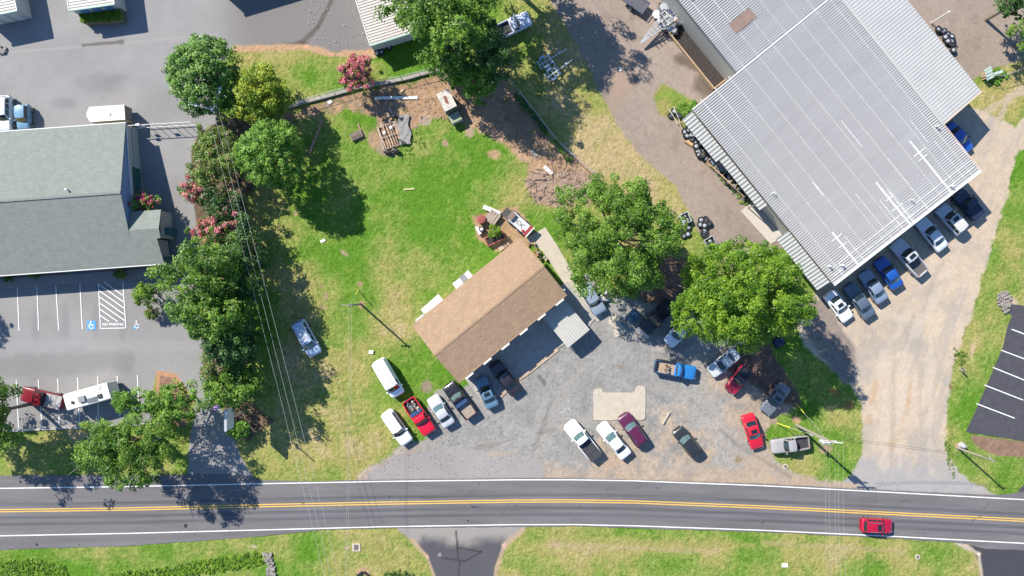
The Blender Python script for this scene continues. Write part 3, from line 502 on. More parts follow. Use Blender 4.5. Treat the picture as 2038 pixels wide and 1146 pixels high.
tree(289, 402, 33, 20, 2.0, 1.7, 'holly', 'magenta flowering shrub against the office gable wall', 38, .36, .18, 1.2, [('magenta', .65, .15, .3, 40)], name='flowering_shrub', cat='shrub', irr=.25)
tree(2018, 8, 48, 36, 5.0, 4.0, 'dusk', 'dark tree at the far corner of the gravel yard', 39, .7, .28, 1.1, irr=.4)
tree(2085, 60, 70, 50, 5.5, 4.2, 'oak', 'leafy tree just beyond the gravel yard fence', 40, .7, .28, 1.1, irr=.4)
tree(-125, 596, 28, 28, 4.2, 2.0, 'oak', 'young tree past the end of the striped stalls', 41, .5, .24, 1.0)
tree(240, 545, 14, 12, .9, .8, 'olive', 'round shrub at the office door step', 42, .25, .14, 1.5, name='shrub', cat='shrub', irr=.1)
tree(303, 623, 15, 14, .9, .9, 'olive', 'clipped reddish green bush below the light green tree', 43, .25, .14, 1.5, [('brown', .3, .12, .25, 15)], name='shrub', cat='shrub', irr=.08)
tree(474, 854, 26, 22, 1.4, 1.2, 'fresh', 'spiky bright green shrub at the foot of the pole sign', 44, .32, .34, 1.5, name='shrub', cat='shrub', irr=.1)
tree(984, 459, 15, 14, 1.1, .7, 'lime', 'leafy plant growing in the brick red planter', 45, .3, .16, 1.4, name='potted_plant', cat='plant', irr=.2)
tree(1110, 377, 7, 8, .4, .4, 'fresh', 'lone green weed on the brush heap', 46, .2, .14, 1.4, name='weed', cat='plant')
tree(20, 555, 12, 8, .7, .7, 'dusk', 'dark shrub under the office eave by the first stall', 47, .25, .15, 1.3, name='shrub', cat='shrub', irr=.1)
tree(68, 548, 12, 8, .7, .6, 'olive', 'yellowish shrub under the office eave', 48, .25, .15, 1.3, name='shrub', cat='shrub', irr=.1)
tree(792, 1150, 36, 14, .8, .8, 'dusk', 'dark green shrub at the mouth of the side driveway', 49, .3, .2, 1.3, name='shrub', cat='shrub')
def boxhedge(pts, z0, z1, lm, label, seed, nm='clipped_hedge'):
    rng = np.random.default_rng(seed); W_ = GG(pts); c = sum(W_, Vector()) / len(W_); root = thing(nm, label, 'hedge', (c.x, c.y, 0))
    P = []; n = 900
    for i in range(n):
        a, b_ = rng.random(2); q = (W_[0] * (1 - a) + W_[1] * a) * (1 - b_) + (W_[3] * (1 - a) + W_[2] * a) * b_ - c
        P.append((q.x, q.y, z0 + (z1 - z0) * (1 if rng.random() < .6 else rng.random())))
    cloud('foliage', P, np.full(n, .18), 9, .14, LM[lm], root, rng); 
    core = MB(); core.prism([(p_.x * .96 - c.x * .96, p_.y * .96 - c.y * .96) for p_ in W_], 0, z1 - .1); core.build('branches', M_BARK, root)
boxhedge([(168, 34), (250, 26), (254, 47), (174, 52)], .1, 1.2, 'lime', 'clipped green hedge below the storage shed wall', 61)
def scatter(name, poly, n, rad, per, leaf, lm, seed, z=.05, label=None):
    rng = np.random.default_rng(seed); q = np.array(poly); P = []
    while len(P) < n:
        x = rng.uniform(q[:, 0].min(), q[:, 0].max(), 400); y = rng.uniform(q[:, 1].min(), q[:, 1].max(), 400); ok = psd(poly, x, y) > 0
        for a, b_ in zip(x[ok], y[ok]):
            g = G(a, b_); P.append((g.x, g.y, z))
    P = P[:n]; o = cloud(name, P, np.full(n, rad), per, leaf, LM[lm], None, rng, 1.3, .2); o['kind'] = 'stuff'; o['label'] = label or 'ragged green growth'; o['category'] = 'grass'; return o
scatter('ditch_grass', [(0, 1118), (60, 1112), (130, 1126), (140, 1160), (0, 1160)], 380, .3, 14, .26, 'lime', 71, label='tall bright grass in the roadside ditch')
scatter('ditch_grass', [(220, 1142), (330, 1130), (400, 1115), (520, 1098), (526, 1122), (450, 1134), (300, 1160), (220, 1160)], 520, .3, 14, .26, 'lime', 72, label='tall bright grass in the ditch by the rock spill')
scatter('fence_vines', [(1030, 185), (1060, 222), (1090, 258), (1086, 266), (1050, 228), (1024, 192)], 120, .3, 16, .2, 'dusk', 73, .5, 'vines climbing the chain link fence')
scatter('fence_vines', [(1080, 250), (1140, 318), (1134, 326), (1074, 256)], 50, .22, 12, .18, 'fresh', 74, .2, 'green shoots along the foot of the fence')
scatter('weeds', [(1362, 248), (1378, 246), (1450, 330), (1500, 400), (1478, 412), (1420, 340)], 170, .22, 12, .16, 'fresh', 75, .1, 'green weeds along the lean-to tyre rows')
scatter('weeds', [(1348, 205), (1385, 200), (1384, 214), (1360, 232), (1345, 225)], 80, .25, 12, .18, 'fresh', 76, .1, 'rough weeds at the corner of the metal building')
scatter('weeds', [(1945, 150), (1990, 135), (2010, 150), (1985, 170), (1955, 165)], 80, .25, 10, .2, 'fresh', 78, .1, 'overgrown grass behind the metal building corner')
scatter('weeds', [(780, 290), (830, 260), (850, 290), (800, 320)], 40, .2, 10, .14, 'fresh', 79, .05, 'weeds around the dismantled pallet')
scatter('weeds', [(1895, 690), (1925, 700), (1915, 730), (1900, 720)], 40, .2, 10, .16, 'olive', 80, .05, 'tufts beside the small roadside sign')
scatter('weeds', [(1880, 880), (1892, 870), (1900, 960), (1885, 925)], 40, .2, 8, .14, 'olive', 81, .05, 'tufts along the edge of the dirt driveway')
# ------------------------------------------------------------------ buildings
M_WALLW = pm('wall_white', (.55, .54, .5), .8, var=.06); M_SHTAN = None
def shingle_mat(name, a, b, sx=3.2, sy=7.0, row=.5):
    m = bpy.data.materials.new(name); m.use_nodes = True; t = m.node_tree; N = t.nodes; L = t.links; p = N['Principled BSDF']; p.inputs['Roughness'].default_value = .95; p.inputs['Specular IOR Level'].default_value = .2
    tc = N.new('ShaderNodeTexCoord'); mp = N.new('ShaderNodeMapping'); L.new(tc.outputs['Object'], mp.inputs[0])
    bk = N.new('ShaderNodeTexBrick'); bk.inputs['Scale'].default_value = 1; bk.inputs['Brick Width'].default_value = sx; bk.inputs['Row Height'].default_value = row; bk.inputs['Mortar Size'].default_value = .03; bk.inputs['Mortar Smooth'].default_value = .6
    bk.inputs['Color1'].default_value = (*a, 1); bk.inputs['Color2'].default_value = (*b, 1); bk.inputs['Mortar'].default_value = (a[0] * .8, a[1] * .78, a[2] * .76, 1); bk.inputs['Bias'].default_value = -.1
    L.new(mp.outputs[0], bk.inputs[0]); n = N.new('ShaderNodeTexNoise'); n.inputs['Scale'].default_value = 1.3; n.inputs['Detail'].default_value = 8; n.inputs['Roughness'].default_value = .75; L.new(tc.outputs['Object'], n.inputs[0])
    r = N.new('ShaderNodeMapRange'); r.inputs[1].default_value = .3; r.inputs[2].default_value = .7; r.inputs[3].default_value = .86; r.inputs[4].default_value = 1.12; L.new(n.outputs[0], r.inputs[0])
    mx = N.new('ShaderNodeMix'); mx.data_type = 'RGBA'; mx.blend_type = 'MULTIPLY'; mx.inputs[0].default_value = 1; L.new(bk.outputs[0], mx.inputs[6]); L.new(r.outputs[0], mx.inputs[7]); L.new(mx.outputs[2], p.inputs['Base Color'])
    bm2 = N.new('ShaderNodeBump'); bm2.inputs['Strength'].default_value = .4; bm2.inputs['Distance'].default_value = .03; L.new(bk.outputs[1], bm2.inputs['Height']); bm2.invert = True; L.new(bm2.outputs[0], p.inputs['Normal']); return m
M_SHT = shingle_mat('tan_shingle', (.33, .225, .143), (.287, .194, .123), .62, row=.34)
M_SHG = shingle_mat('green_grey_shingle', (.205, .226, .200), (.19, .209, .185), .5, row=.26)
M_TRIM = pm('trim_white', (.62, .61, .57), .6, var=.05); M_DARK = pm('dark_opening', (.012, .013, .015), .8); M_GLASSB = pm('building_glass', (.02, .035, .04), .08, var=.05)
def plane_z(a, b, c):
    a, b, c = Vector(a), Vector(b), Vector(c); n = (b - a).cross(c - a); return lambda x, y: a.z - (n.x * (x - a.x) + n.y * (y - a.y)) / n.z
def slab_face(mb, pts, th=.12): # thick roof plane from 3D points (ccw from above)
    n = len(pts); top = [Vector(p) for p in pts]; bot = [p - Vector((0, 0, th)) for p in top]
    mb.add(top + bot, [tuple(range(n)), tuple(range(n, 2 * n))[::-1]] + [(i, n + i, n + (i + 1) % n, (i + 1) % n) for i in range(n)])
def house_frame(p0, p1, name, label, cat='building', z=0):   # local frame: x along p0->p1
    d = p1 - p0; rz = math.atan2(d.y, d.x); c = (p0 + p1) / 2; return thing(name, label, cat, (c.x, c.y, 0), rz)
def loc_of(root, p): return Matrix.Rotation(-root.rotation_euler.z, 3, 'Z') @ (Vector(p) - root.location)
# --- the tan roofed garage in the middle
ZE, ZR = 4.0, 5.05
A_, B_, C_, D_ = G(818, 652, ZE), G(1033, 473, ZE), G(1130, 586, ZE), G(915, 758, ZE)
g = house_frame((A_ + D_) / 2, (B_ + C_) / 2, 'garage', 'long workshop garage with tan shingled gable roof')
hl = ((B_ + C_) / 2 - (A_ + D_) / 2).length / 2; hw = ((A_ - D_).length + (B_ - C_).length) / 4
def gable_roof(root, hl, hw, ze, zr, mat, trim, th=.14):
    for s in (1, -1):
        b = MB(); slab_face(b, [(-hl, s * hw, ze), (hl, s * hw, ze), (hl, 0, zr), (-hl, 0, zr)][::-s], th); b.build('roof_slope', mat, root)
        b = MB(); b.bar((-hl, s * (hw + .04), ze - .08), (hl, s * (hw + .04), ze - .08), .08, .16); b.build('gutter', trim, root)
    b = MB(); b.bar((-hl, 0, zr - .015), (hl, 0, zr - .015), .3, .036); b.build('ridge_cap', mat, root)
gable_roof(g, hl, hw, ZE, ZR, M_SHT, pm('tan_trim', (.33, .2, .11), .7))
ww, wl = hw - .55, hl - .35
b = MB(); b.add([(-wl, -ww + 1.0, 0), (wl, -ww + 1.0, 0), (wl, ww, 0), (-wl, ww, 0), (-wl, -ww + 1.0, ZE - .1), (wl, -ww + 1.0, ZE - .1), (wl, ww, ZE - .1), (-wl, ww, ZE - .1), (-wl, 0, ZR - .25), (wl, 0, ZR - .25)], [(0, 1, 5, 4), (1, 2, 6, 9, 5), (2, 3, 7, 6), (3, 0, 4, 8, 7)]); b.build('wall', M_WALLW, g)
for k in range(6):
    x = -hl + 1.6 + k * 2.95; MB().box((x, -hw - .20, ZE - .06), (1.25, .2, .10)).build('awning_strip', M_TRIM, g)
    MB().box((x + 1.45, -ww + .1, ZE / 2 - .1), (.16, .16, ZE - .1)).build('post', M_TRIM, g)
for x in (-6, -2.2, 1.6): MB().box((x, -ww + .98, 1.25), (2.6, .08, 2.4)).build('garage_door', pm('door_panel', (.45, .45, .44), .6, var=.1, scale=1, stretch=(1, 1, 8)), g)
for x in (-5, 5.5): MB().box((x, ww + .02, 1.5), (1.1, .06, 1.0)).build('window', M_GLASSB, g)
b = MB(); b.lathe((hl - 1.1, hw - .9, 3.2), [(.09, 0), (.09, .7), (.14, .72), (.14, .8)], 8); b.build('vent_pipe', M_TRIM, g)
def aw(name, pts, z, mat, th=.06, parent=g, drop=0):
    P = [loc_of(parent, G(*p, z)) for p in pts]; P[0].z += 0; b = MB(); slab_face(b, P, th); b.build(name, mat, parent)
M_AWN = pm('awning_metal', (.58, .57, .53), .5, var=.05)
aw('awning', [(837.7, 616), (844, 625), (885, 600), (872, 585)][::1], 2.2, M_AWN); aw('awning', [(900, 564), (908, 575), (924, 565), (915, 553)], 2.0, M_AWN); aw('awning', [(924, 545), (933, 556), (941, 549), (931, 537)], 1.9, M_AWN); aw('awning', [(911, 555), (921, 564), (937, 549), (927, 541)], 1.8, pm('awning_grey', (.2, .21, .22), .5))
aw('awning', [(826, 637), (829, 644), (845, 630), (842, 624)], 1.2, pm('awning_pale', (.4, .42, .42), .5))
# --- metal carport
M_CAR = pm('carport_metal', (.40, .385, .35), .6, var=.12, stretch=(6, .6, 1), scale=1.5)
cp = thing('carport', 'small white ribbed metal carport against the garage', 'carport', G(1127, 642, 0), math.atan2(-(640 - 675) * -1, 1) * 0)
Pq = [G(1078, 627, 2.1), G(1131, 692, 2.1), G(1172, 656, 2.1), G(1120, 592, 2.1)]
cp.location = (sum((q.x for q in Pq)) / 4, sum((q.y for q in Pq)) / 4, 0)
ux = (Pq[3] - Pq[0]).normalized(); uy = (Pq[1] - Pq[0]).normalized(); cp.rotation_euler = (0, 0, math.atan2(ux.y, ux.x))
cw = (Pq[3] - Pq[0]).length / 2; cl = (Pq[1] - Pq[0]).length / 2
rows = []
nr = 40
for i in range(nr + 1):
    u = -1 + 2 * i / nr; zz = 2.15 - .12 * u * u + (.075 if i % 4 < 2 else 0); rows.append([(u * cw, v * cl, zz) for v in (-1, 1)])
MB().grid(rows).build('roof_panel', M_CAR, cp)
for sx in (-1, 1):
    MB().bar((sx * cw, -cl, 1.98), (sx * cw, cl, 1.98), .08).build('eave_beam', M_TRIM, cp)
    for sy in (-1, 0, 1): MB().box((sx * (cw - .05), sy * (cl - .1), .99), (.07, .07, 1.98)).build('post', M_TRIM, cp)
# --- big metal building
M_MET = pm('metal_roof', (.345, .34, .33), .7, var=.06, scale=.5, detail=8, metal=.0, spec=.25, stretch=(2.2, .35, 1)); M_METL = pm('metal_roof_pale', (.37, .365, .345), .55, var=.06, scale=.35)
M_METW = pm('metal_wall', (.36, .35, .32), .6, var=.08); M_SEAL = pm('roof_sealant', (.58, .58, .56), .7, var=.3, scale=3); M_RUST = pm('rust_panel', (.20, .135, .105), .8, var=.3, scale=2, stretch=(1, 6, 1))
zl, zr_, zE = 4.0, 5.4, 4.4
F = G(1660, 568, zl); R0 = G(1950, 338, zr_); e = (G(1377, 217, zl) - F); LE = e.length; e.normalize(); rdir = Vector((-e.y, e.x, 0)); rdir = rdir if rdir.dot(R0 - F) > 0 else -rdir
W1 = (R0 - F).dot(rdir)
wh = thing('metal_building', 'large warehouse with grey ribbed metal roof and a narrow lean-to', 'building', (F.x, F.y, 0), math.atan2(-e.y, -e.x))   # local -x = along the eave, +y towards ridge?
fl = 1 if (Matrix.Rotation(-wh.rotation_euler.z, 3, 'Z') @ rdir).y > 0 else -1
def WP(a, r, z): return (-a, fl * r, z)      # a = metres along the eave from the front, r = across
zs = lambda r: zl + (zr_ - zl) * r / W1
rb = (G(1460, 137, zs(7.1)) - F).dot(rdir); ae2 = LE + 22
W2 = 7.0; a2 = (G(1883, 243, zr_) - F).dot(e); zs2 = lambda r: zr_ - (zr_ - zE) * (r - W1) / W2
def ribbed(a0, a1, r0, r1, fz, pitch, mat, name, hgt=.055):
    rows = []; n = int((a1 - a0) / pitch)
    for i in range(n):
        a = a0 + i * pitch
        for da, h in ((0, 0), (pitch * .62, 0), (pitch * .70, hgt), (pitch * .92, hgt)):
            if a + da <= a1: rows.append([WP(a + da, r0, fz(r0) + h), WP(a + da, r1, fz(r1) + h)])
    rows.append([WP(a1, r0, fz(r0)), WP(a1, r1, fz(r1))])
    return MB().grid(rows).build(name, mat, wh)
ribbed(0, LE, 0, W1, zs, .31, M_MET, 'roof_slope', .09); ribbed(LE + .002, ae2, rb, W1, zs, .31, M_MET, 'roof_slope', .09); ribbed(a2, ae2, W1 + .02, W1 + W2, zs2, .42, M_METL, 'roof_slope', .04)
MB().bar(WP(a2 - .05, W1, zr_ + .07), WP(ae2, W1, zr_ + .07), .35, .05).build('ridge_cap', M_METL, wh)
b = MB()
def wall(mb, q0, q1, z0a, z0b): mb.add([WP(*q0, 0), WP(*q1, 0), WP(*q1, z0b), WP(*q0, z0a)], [(0, 1, 2, 3)])
for q0, q1, za, zb in [((.15, .3), (.15, W1 - .1), zs(.3), zs(W1 - .1)), ((.15, W1 - .1), (a2 + .1, W1 - .1), zs(W1 - .1), zs(W1 - .1)), ((a2 + .1, W1 - .1), (a2 + .1, W1 + W2 - .2), zs2(W1), zs2(W1 + W2 - .2)), ((a2 + .1, W1 + W2 - .2), (ae2, W1 + W2 - .2), zs2(W1 + W2 - .2), zs2(W1 + W2 - .2)),
    ((.15, .3), (LE - .1, .3), zs(.3), zs(.3)), ((LE - .1, .3), (LE - .1, rb + .2), zs(.3), zs(rb + .2)), ((LE - .1, rb + .2), (ae2, rb + .2), zs(rb + .2), zs(rb + .2)), ((ae2, rb + .2), (ae2, W1 + W2 - .2), zs(rb), zs2(W1 + W2 - .2))]: wall(b, q0, q1, za - .06, zb - .06)
b.build('wall', M_METW, wh)
for r_ in np.arange(1.6, W1 - 1, 2.2):        # fastener rows
    b = MB()
    for a in np.arange(.2, LE if r_ < rb else LE + 20, .6): b.add([WP(a, r_ - .07, zs(r_) + .096), WP(a + .56, r_ - .07, zs(r_) + .096), WP(a + .56, r_ + .07, zs(r_) + .096), WP(a, r_ + .07, zs(r_) + .096)], [(0, 1, 2, 3)])
    o = b.build('fastener_row', pm('fastener_strip', (.425, .42, .405), .6, var=.2, scale=5), wh); o['kind'] = 'stuff'
def seal(a0, r0, a1, r1, wd): b = MB(); b.bar(WP(a0, r0, zs(r0) + .10), WP(a1, r1, zs(r1) + .10), wd * .62, .02); b.build('sealant_strip', M_SEAL, wh)
seal(.12, .1, .12, W1, .28); seal(1.0, .6, 1.0, W1 - .3, .2); seal(1.9, .6, 1.9, W1 - .3, .22)
for r_, a1, wd in ((3.9, 5.5, .35), (4.8, 4.2, .12), (10.9, 5.0, .16), (11.9, 7.0, .4), (12.4, 5.5, .18), (18.2, 8.5, .4), (7.2, 10.5, .0), (22.5, 5, .12), (20.5, 6.5, .1), (14.8, 8.5, .1), (9.1, 7.5, .1)):
    if wd: seal(.2, r_, a1, r_, wd)
for r_, a0, a1, wd in ((13.3, 11.5, 15.8, .16), (5.9, 9.8, 12.0, .25), (19.8, 7, 10.4, .12)): seal(a0, r_, a1, r_, wd)
for a, r0, r1 in ((4.6, 3.2, 4.7), (3.4, 3.3, 4.6), (6.6, 17.4, 19.1), (5.8, 17.6, 18.8), (2.9, 11.2, 12.8), (4.4, 11.4, 12.6)): seal(a, r0, a, r1, .22)
for a, r in ((1.5, 2.2), (2.4, .9), (.9, 18.6), (14, 1.2), (a2 + .4, W1 - .9), (2.6, 13.8)):
    b = MB(); b.lathe(WP(a, r, zs(r)), [(.16, 0), (.07, .05), (.07, .55), (.13, .57), (.13, .66)], 8); b.build('vent_pipe', M_TRIM, wh)
for a, r in ((LE + 4.6, 11.6), (LE + 11.2, 9.8), (LE + 6.0, 18.2)): 
    b = MB(); c_ = Vector(WP(a, r, zs(r) + .07)); b.add([WP(a - .75, r - 1.6, zs(r - 1.6) + .105), WP(a + .75, r - 1.6, zs(r - 1.6) + .105), WP(a + .75, r + 1.6, zs(r + 1.6) + .105), WP(a - .75, r + 1.6, zs(r + 1.6) + .105)], [(0, 1, 2, 3)]); b.build('skylight_panel', M_RUST, wh)
MB().bar(WP(-.02, 0, zl + .02), WP(-.02, W1, zr_ + .02), .10, .22).build('gable_trim', M_TRIM, wh); MB().bar(WP(-.02, W1 + .05, zr_), WP(a2, W1 + .05, zr_), .10, .2).build('eave_trim', pm('tan_eave', (.5, .36, .28), .7), wh)
MB().bar(WP(a2 - .03, W1 + .05, zr_), WP(a2 - .03, W1 + W2, zE), .10, .18).build('gable_trim', pm('tan_eave', (.5, .36, .28), .7), wh)
# lean-to of alternate clear and grey sheets on the left eave
def lean(a0, a1, wd, zt, zb, n):
    M0 = pm('leanto_pale', (.43, .43, .40), .5, var=.05); M1 = pm('leanto_grey', (.17, .18, .18), .5, var=.2)
    st = (a1 - a0) / n
    for i in range(n):
        for m, d0, d1, dz in ((M0, 0, .55, .03), (M1, .55, 1, 0)):
            b = MB(); x0 = a0 + (i + d0) * st; x1 = a0 + (i + d1) * st; P = [WP(x0, -.02, zt + dz), WP(x1, -.02, zt + dz), WP(x1, -wd, zb + dz), WP(x0, -wd, zb + dz)]; slab_face(b, P, .03); b.build('leanto_sheet', m, wh)
lean(.6, 9.0, 1.7, 3.6, 3.0, 18); lean(13.2, 21.4, 1.05, 3.5, 3.1, 16); lean(21.5, LE - .2, 1.45, 3.5, 2.9, 14)
for a in (14, 17.5, 21, 24.5, 28): MB().box(WP(a, -.95, 1.5), (.12, .12, 3.0)).build('leanto_post', pm('timber', (.30, .22, .14), .85, var=.2), wh)
scatter('weeds', [(1392, 215), (1398, 211), (1556, 412), (1552, 417)], 60, .16, 12, .14, 'olive', 90, 3.8, 'green growth in the eave gutter of the metal building')
for o in bpy.data.objects:
    if o.get('label', '').startswith('green growth in the eave'): pass
# timber-sided bay beside the building
M_TIM = pm('raw_timber', (.42, .29, .17), .85, var=.2, scale=3); M_SOIL = pm('dark_soil', (.035, .028, .024), .95, var=.4)
bay = thing('loading_pit', 'open timber edged pit along the warehouse wall', 'pit', (F.x, F.y, 0), wh.rotation_euler.z)
q0 = (G(1378, 78) - F); q1 = (G(1443, 150) - F)
pa0, pa1 = LE + .4, LE + 10.6
MB().box(((-(pa0 + pa1) / 2), fl * (rb - .8), .015), (pa1 - pa0, 2.0, .03)).build('pit_floor', M_SOIL, bay)
MB().box((-(pa0 + pa1) / 2, fl * (rb - 1.85), .35), (pa1 - pa0, .14, .7)).build('timber_edge', M_TIM, bay)
for a in (pa0, pa1): MB().box((-a, fl * (rb - .85), .35), (.14, 2.0, .7)).build('timber_end', M_TIM, bay)
# --- office building with green grey shingles
ze, zr2 = 3.0, 5.3
NE_, SE_ = G(250, 244, ze), G(238 + 26, 529.5, ze); NW_ = G(0, 262, ze); SW_ = G(0, 548, ze)
of = thing('office_building', 'office building with grey green shingled roof and blue gable wall', 'building', (NE_.x, NE_.y, 0), math.atan2((NE_ - NW_).y, (NE_ - NW_).x))
LO_ = 30; wd_ = abs(loc_of(of, SE_).y); oy = loc_of(of, G(237, 383, zr2)).y
ext = loc_of(of, G(327, 525, ze)).x; rx0 = .0
b = MB(); slab_face(b, [(-LO_, 0, ze), (-LO_, oy, zr2), (rx0, oy, zr2), (rx0, 0, ze)], .15); b.build('roof_slope', M_SHG, of)
ys = loc_of(of, G(300, 475, ze + .9)).y; zy = lambda y: zr2 - (zr2 - ze) * (y - oy) / (-wd_ - oy)
b = MB(); slab_face(b, [(-LO_, oy, zr2), (-LO_, -wd_, ze), (ext, -wd_, ze), (ext - .3, ys, zy(ys)), (rx0, ys, zy(ys)), (rx0, oy, zr2)], .15); b.build('roof_slope', M_SHG, of)
MB().bar((-LO_, oy, zr2 + .03), (rx0, oy, zr2 + .03), .3, .06).build('ridge_cap', M_SHG, of)
for y, z, x1 in ((.03, ze - .06, rx0), (-wd_ - .03, ze - .06, ext)): MB().bar((-LO_, y, z), (x1, y, z), .10, .16).build('gutter', M_TRIM, of)
M_SIDE = pm('blue_siding', (.20, .30, .46), .7, var=.06, stretch=(1, 1, 20)); M_WOF = pm('office_wall', (.36, .39, .37), .75, var=.06, scale=2)
b = MB(); b.box((-LO_ / 2 - .2, -.5, ze / 2), (LO_ - .5, .1, ze)); b.box((-LO_ / 2 + ext / 2 - .4, -wd_ + 1.0, ze / 2), (LO_ + ext - .6, .1, ze)); b.box((ext - .75, (-wd_ + 1 + ys) / 2, ze / 2 + .2), (.1, wd_ - 1.0 + ys, ze)); b.build('wall', M_WOF, of)
b = MB(); b.add([(-.2, -.3, ze - .15), (-.2, -wd_ + .4, ze - .15), (-.2, -wd_ + .4, ze), (-.2, oy, zr2 - .2), (-.2, -.3, ze - .1)], [(0, 1, 2, 3, 4)]); b.build('gable_siding', M_SIDE, of)
b = MB(); b.box((-.15, (-.3 - wd_ + .4) / 2, (ze - .15) / 2), (.1, wd_ - .7, ze - .15)); b.build('gable_wall', M_WOF, of)
MB().box((-.06, -wd_ * .25, ze - .2), (.14, wd_ * .5, .14)).build('belt_trim', M_TRIM, of); MB().box((-.08, -wd_ * .2, 1.6), (.08, wd_ * .38, .05)).build('siding_band', pm('band_grey', (.2, .22, .21), .7), of)
yb = loc_of(of, G(262, 330, 2.6)).y; yb2 = loc_of(of, G(265, 386, 2.2)).y
MB().box((-.07, (yb + yb2) / 2, 1.35), (.12, abs(yb2 - yb), 2.1)).build('window', pm('teal_glass', (.03, .10, .10), .2), of)
MB().box((-.05, (yb + yb2) / 2, 2.45), (.16, abs(yb2 - yb) + .2, .1)).build('window_head', M_TRIM, of)
b = MB(); xg = loc_of(of, G(319, 420, 3.4)).x; yg0 = loc_of(of, G(300, 418, 3.3)).y; yg1 = ys
ym = (yg0 + yg1) / 2 - .6
slab_face(b, [(-.24, yg0, 3.2), (-.24, ym, 4.1), (xg, ym, 4.1), (xg, yg0, 3.2)], .1); slab_face(b, [(-.24, ym, 4.1), (-.24, yg1, zy(yg1)), (xg, yg1, zy(yg1)), (xg, ym, 4.1)], .1); b.build('porch_roof', M_SHG, of)
b = MB(); b.box((xg - .3, (yg0 + yg1) / 2, 1.55), (.1, abs(yg1 - yg0) - .2, 3.1)); b.box((xg / 2 - .3, yg0 - .2, 1.55), (xg - .2, .1, 3.1)); b.build('porch_wall', M_WOF, of)
MB().box((xg + .0, (yg0 + yg1) / 2 - .8, 1.05), (.56, .95, 2.1)).build('door', pm('teal_door', (.03, .12, .13), .4), of)
for x in (-14, -9.5, -5, -1): MB().box((x, -wd_ + .93, 1.5), (1.5, .06, 1.2)).build('window', M_GLASSB, of)
MB().box((2.0, -wd_ + .9, 1.15), (2.6, .2, 2.3)).build('entrance_panel', pm('teal_panel', (.02, .11, .10), .4), of)
p_ = loc_of(of, G(133, 377, 5.3)); MB().lathe((p_.x, p_.y, zr2 - .45), [(.08, 0), (.08, .6), (.13, .62), (.13, .72)], 8).build('vent_pipe', M_TRIM, of)
# --- ribbed storage sheds
M_SHED = pm('shed_roof', (.44, .40, .345), .6, var=.10, scale=1.5, stretch=(1, 4, 1)); M_SHEDW = pm('shed_wall', (.42, .41, .38), .7, var=.06); M_GRN = pm('green_trim', (.22, .36, .31), .6); M_ROLL = pm('roller_door', (.07, .17, .36), .5, var=.1)
def shed(corner, dirpt, L_, D_, z, label, side=1, pitch=.36, trim=M_GRN, doors=0, dm=None):
    a = G(*corner, z); d = G(*dirpt, z) - a; root = thing('storage_shed', label, 'building', (a.x, a.y, 0), math.atan2(d.y, d.x)); rows = []; k = 0; q = 0.
    n = int(D_ / pitch)
    for i in range(n + 1):
        for dy, h in ((0, 0), (pitch * .6, 0), (pitch * .68, .06), (pitch * .92, .06)): rows.append([(0, i * pitch + dy, z + .012 * (i * pitch) + h), (L_, i * pitch + dy, z + .012 * (i * pitch) + h)])
    MB().grid(rows).build('roof_panel', M_SHED, root); MB().bar((-.03, -.08, z - .06), (L_ + .03, -.08, z - .06), .16, .22).build('eave_trim', trim, root)
    MB().box((L_ / 2, D_ / 2 + .1, z / 2 - .05), (L_ - .12, D_ - .1, z - .12)).build('wall', M_SHEDW, root)
    for s_ in (0, 1): MB().bar((s_ * L_, 0, z), (s_ * L_, D_, z + .012 * D_), .08, .14).build('rake_trim', M_TRIM, root)
    for i in range(doors): MB().box((.9 + i * (L_ - 1.2) / doors + .5, .12, z * .4), ((L_ - 1.4) / doors * .7, .08, z * .75)).build('roller_door', dm or M_ROLL, root)
    return root
shed((137, 20), (227, 7), 5.9, 14, 2.9, 'ribbed storage shed with blue roller doors behind the clipped hedge', doors=3)
shed((-50, 37), (33, 20), 5.5, 14, 2.9, 'ribbed storage shed with pale roller doors past the hedge', doors=3, dm=pm('roller_pale', (.5, .5, .46), .5))
shed((736, 90), (826, 62), 6.1, 14, 2.8, 'ribbed storage shed under the tall dark tree')
shed((418, -34), (528, -67), 16, 12, 3.4, 'taller storage shed casting its shadow over the asphalt')
# ------------------------------------------------------------------ vehicles
M_TYRE = pm('tyre_rubber', (.018, .018, .019), .85, var=.2, scale=8); M_RIM = pm('alloy_rim', (.45, .46, .48), .3, metal=.7, var=.05); M_VGL = pm('vehicle_glass', (.012, .020, .022), .04, var=.03, coat=.5)
M_VGLL = pm('vehicle_glass_pale', (.07, .12, .12), .06, var=.25, scale=2.5, coat=.5)
M_BLK = pm('black_plastic', (.016, .016, .018), .6); M_LAMP = pm('headlamp', (.26, .28, .3), .1, var=.05); M_TAIL = pm('tail_lamp', (.28, .012, .012), .2); M_BEDL = pm('bed_liner', (.03, .03, .032), .8, var=.3, scale=3); M_CHROME = pm('chrome', (.6, .6, .62), .15, metal=1)
tb = MB(); tb.lathe((0, 0, 0), [(.20, -.10), (.29, -.115), (.335, -.08), (.345, 0), (.335, .08), (.29, .115), (.20, .10)], 20, 'Y'); ME_TYRE = tb.mesh('tyre', 40)
rbm = MB(); rbm.lathe((0, 0, 0), [(.05, -.108), (.19, -.112), (.205, -.10), (.205, .10), (.19, .112), (.05, .108)], 14, 'Y'); ME_RIM = rbm.mesh('rim', 40)
ME_TYRE.materials.append(M_TYRE); ME_RIM.materials.append(M_RIM)
def paint(c, name=None):
    key = 'paint_%02d%02d%02d' % tuple(int(x * 99) for x in c); return pm(key, c, .32, var=.09, scale=1.6, detail=6, coat=.5)
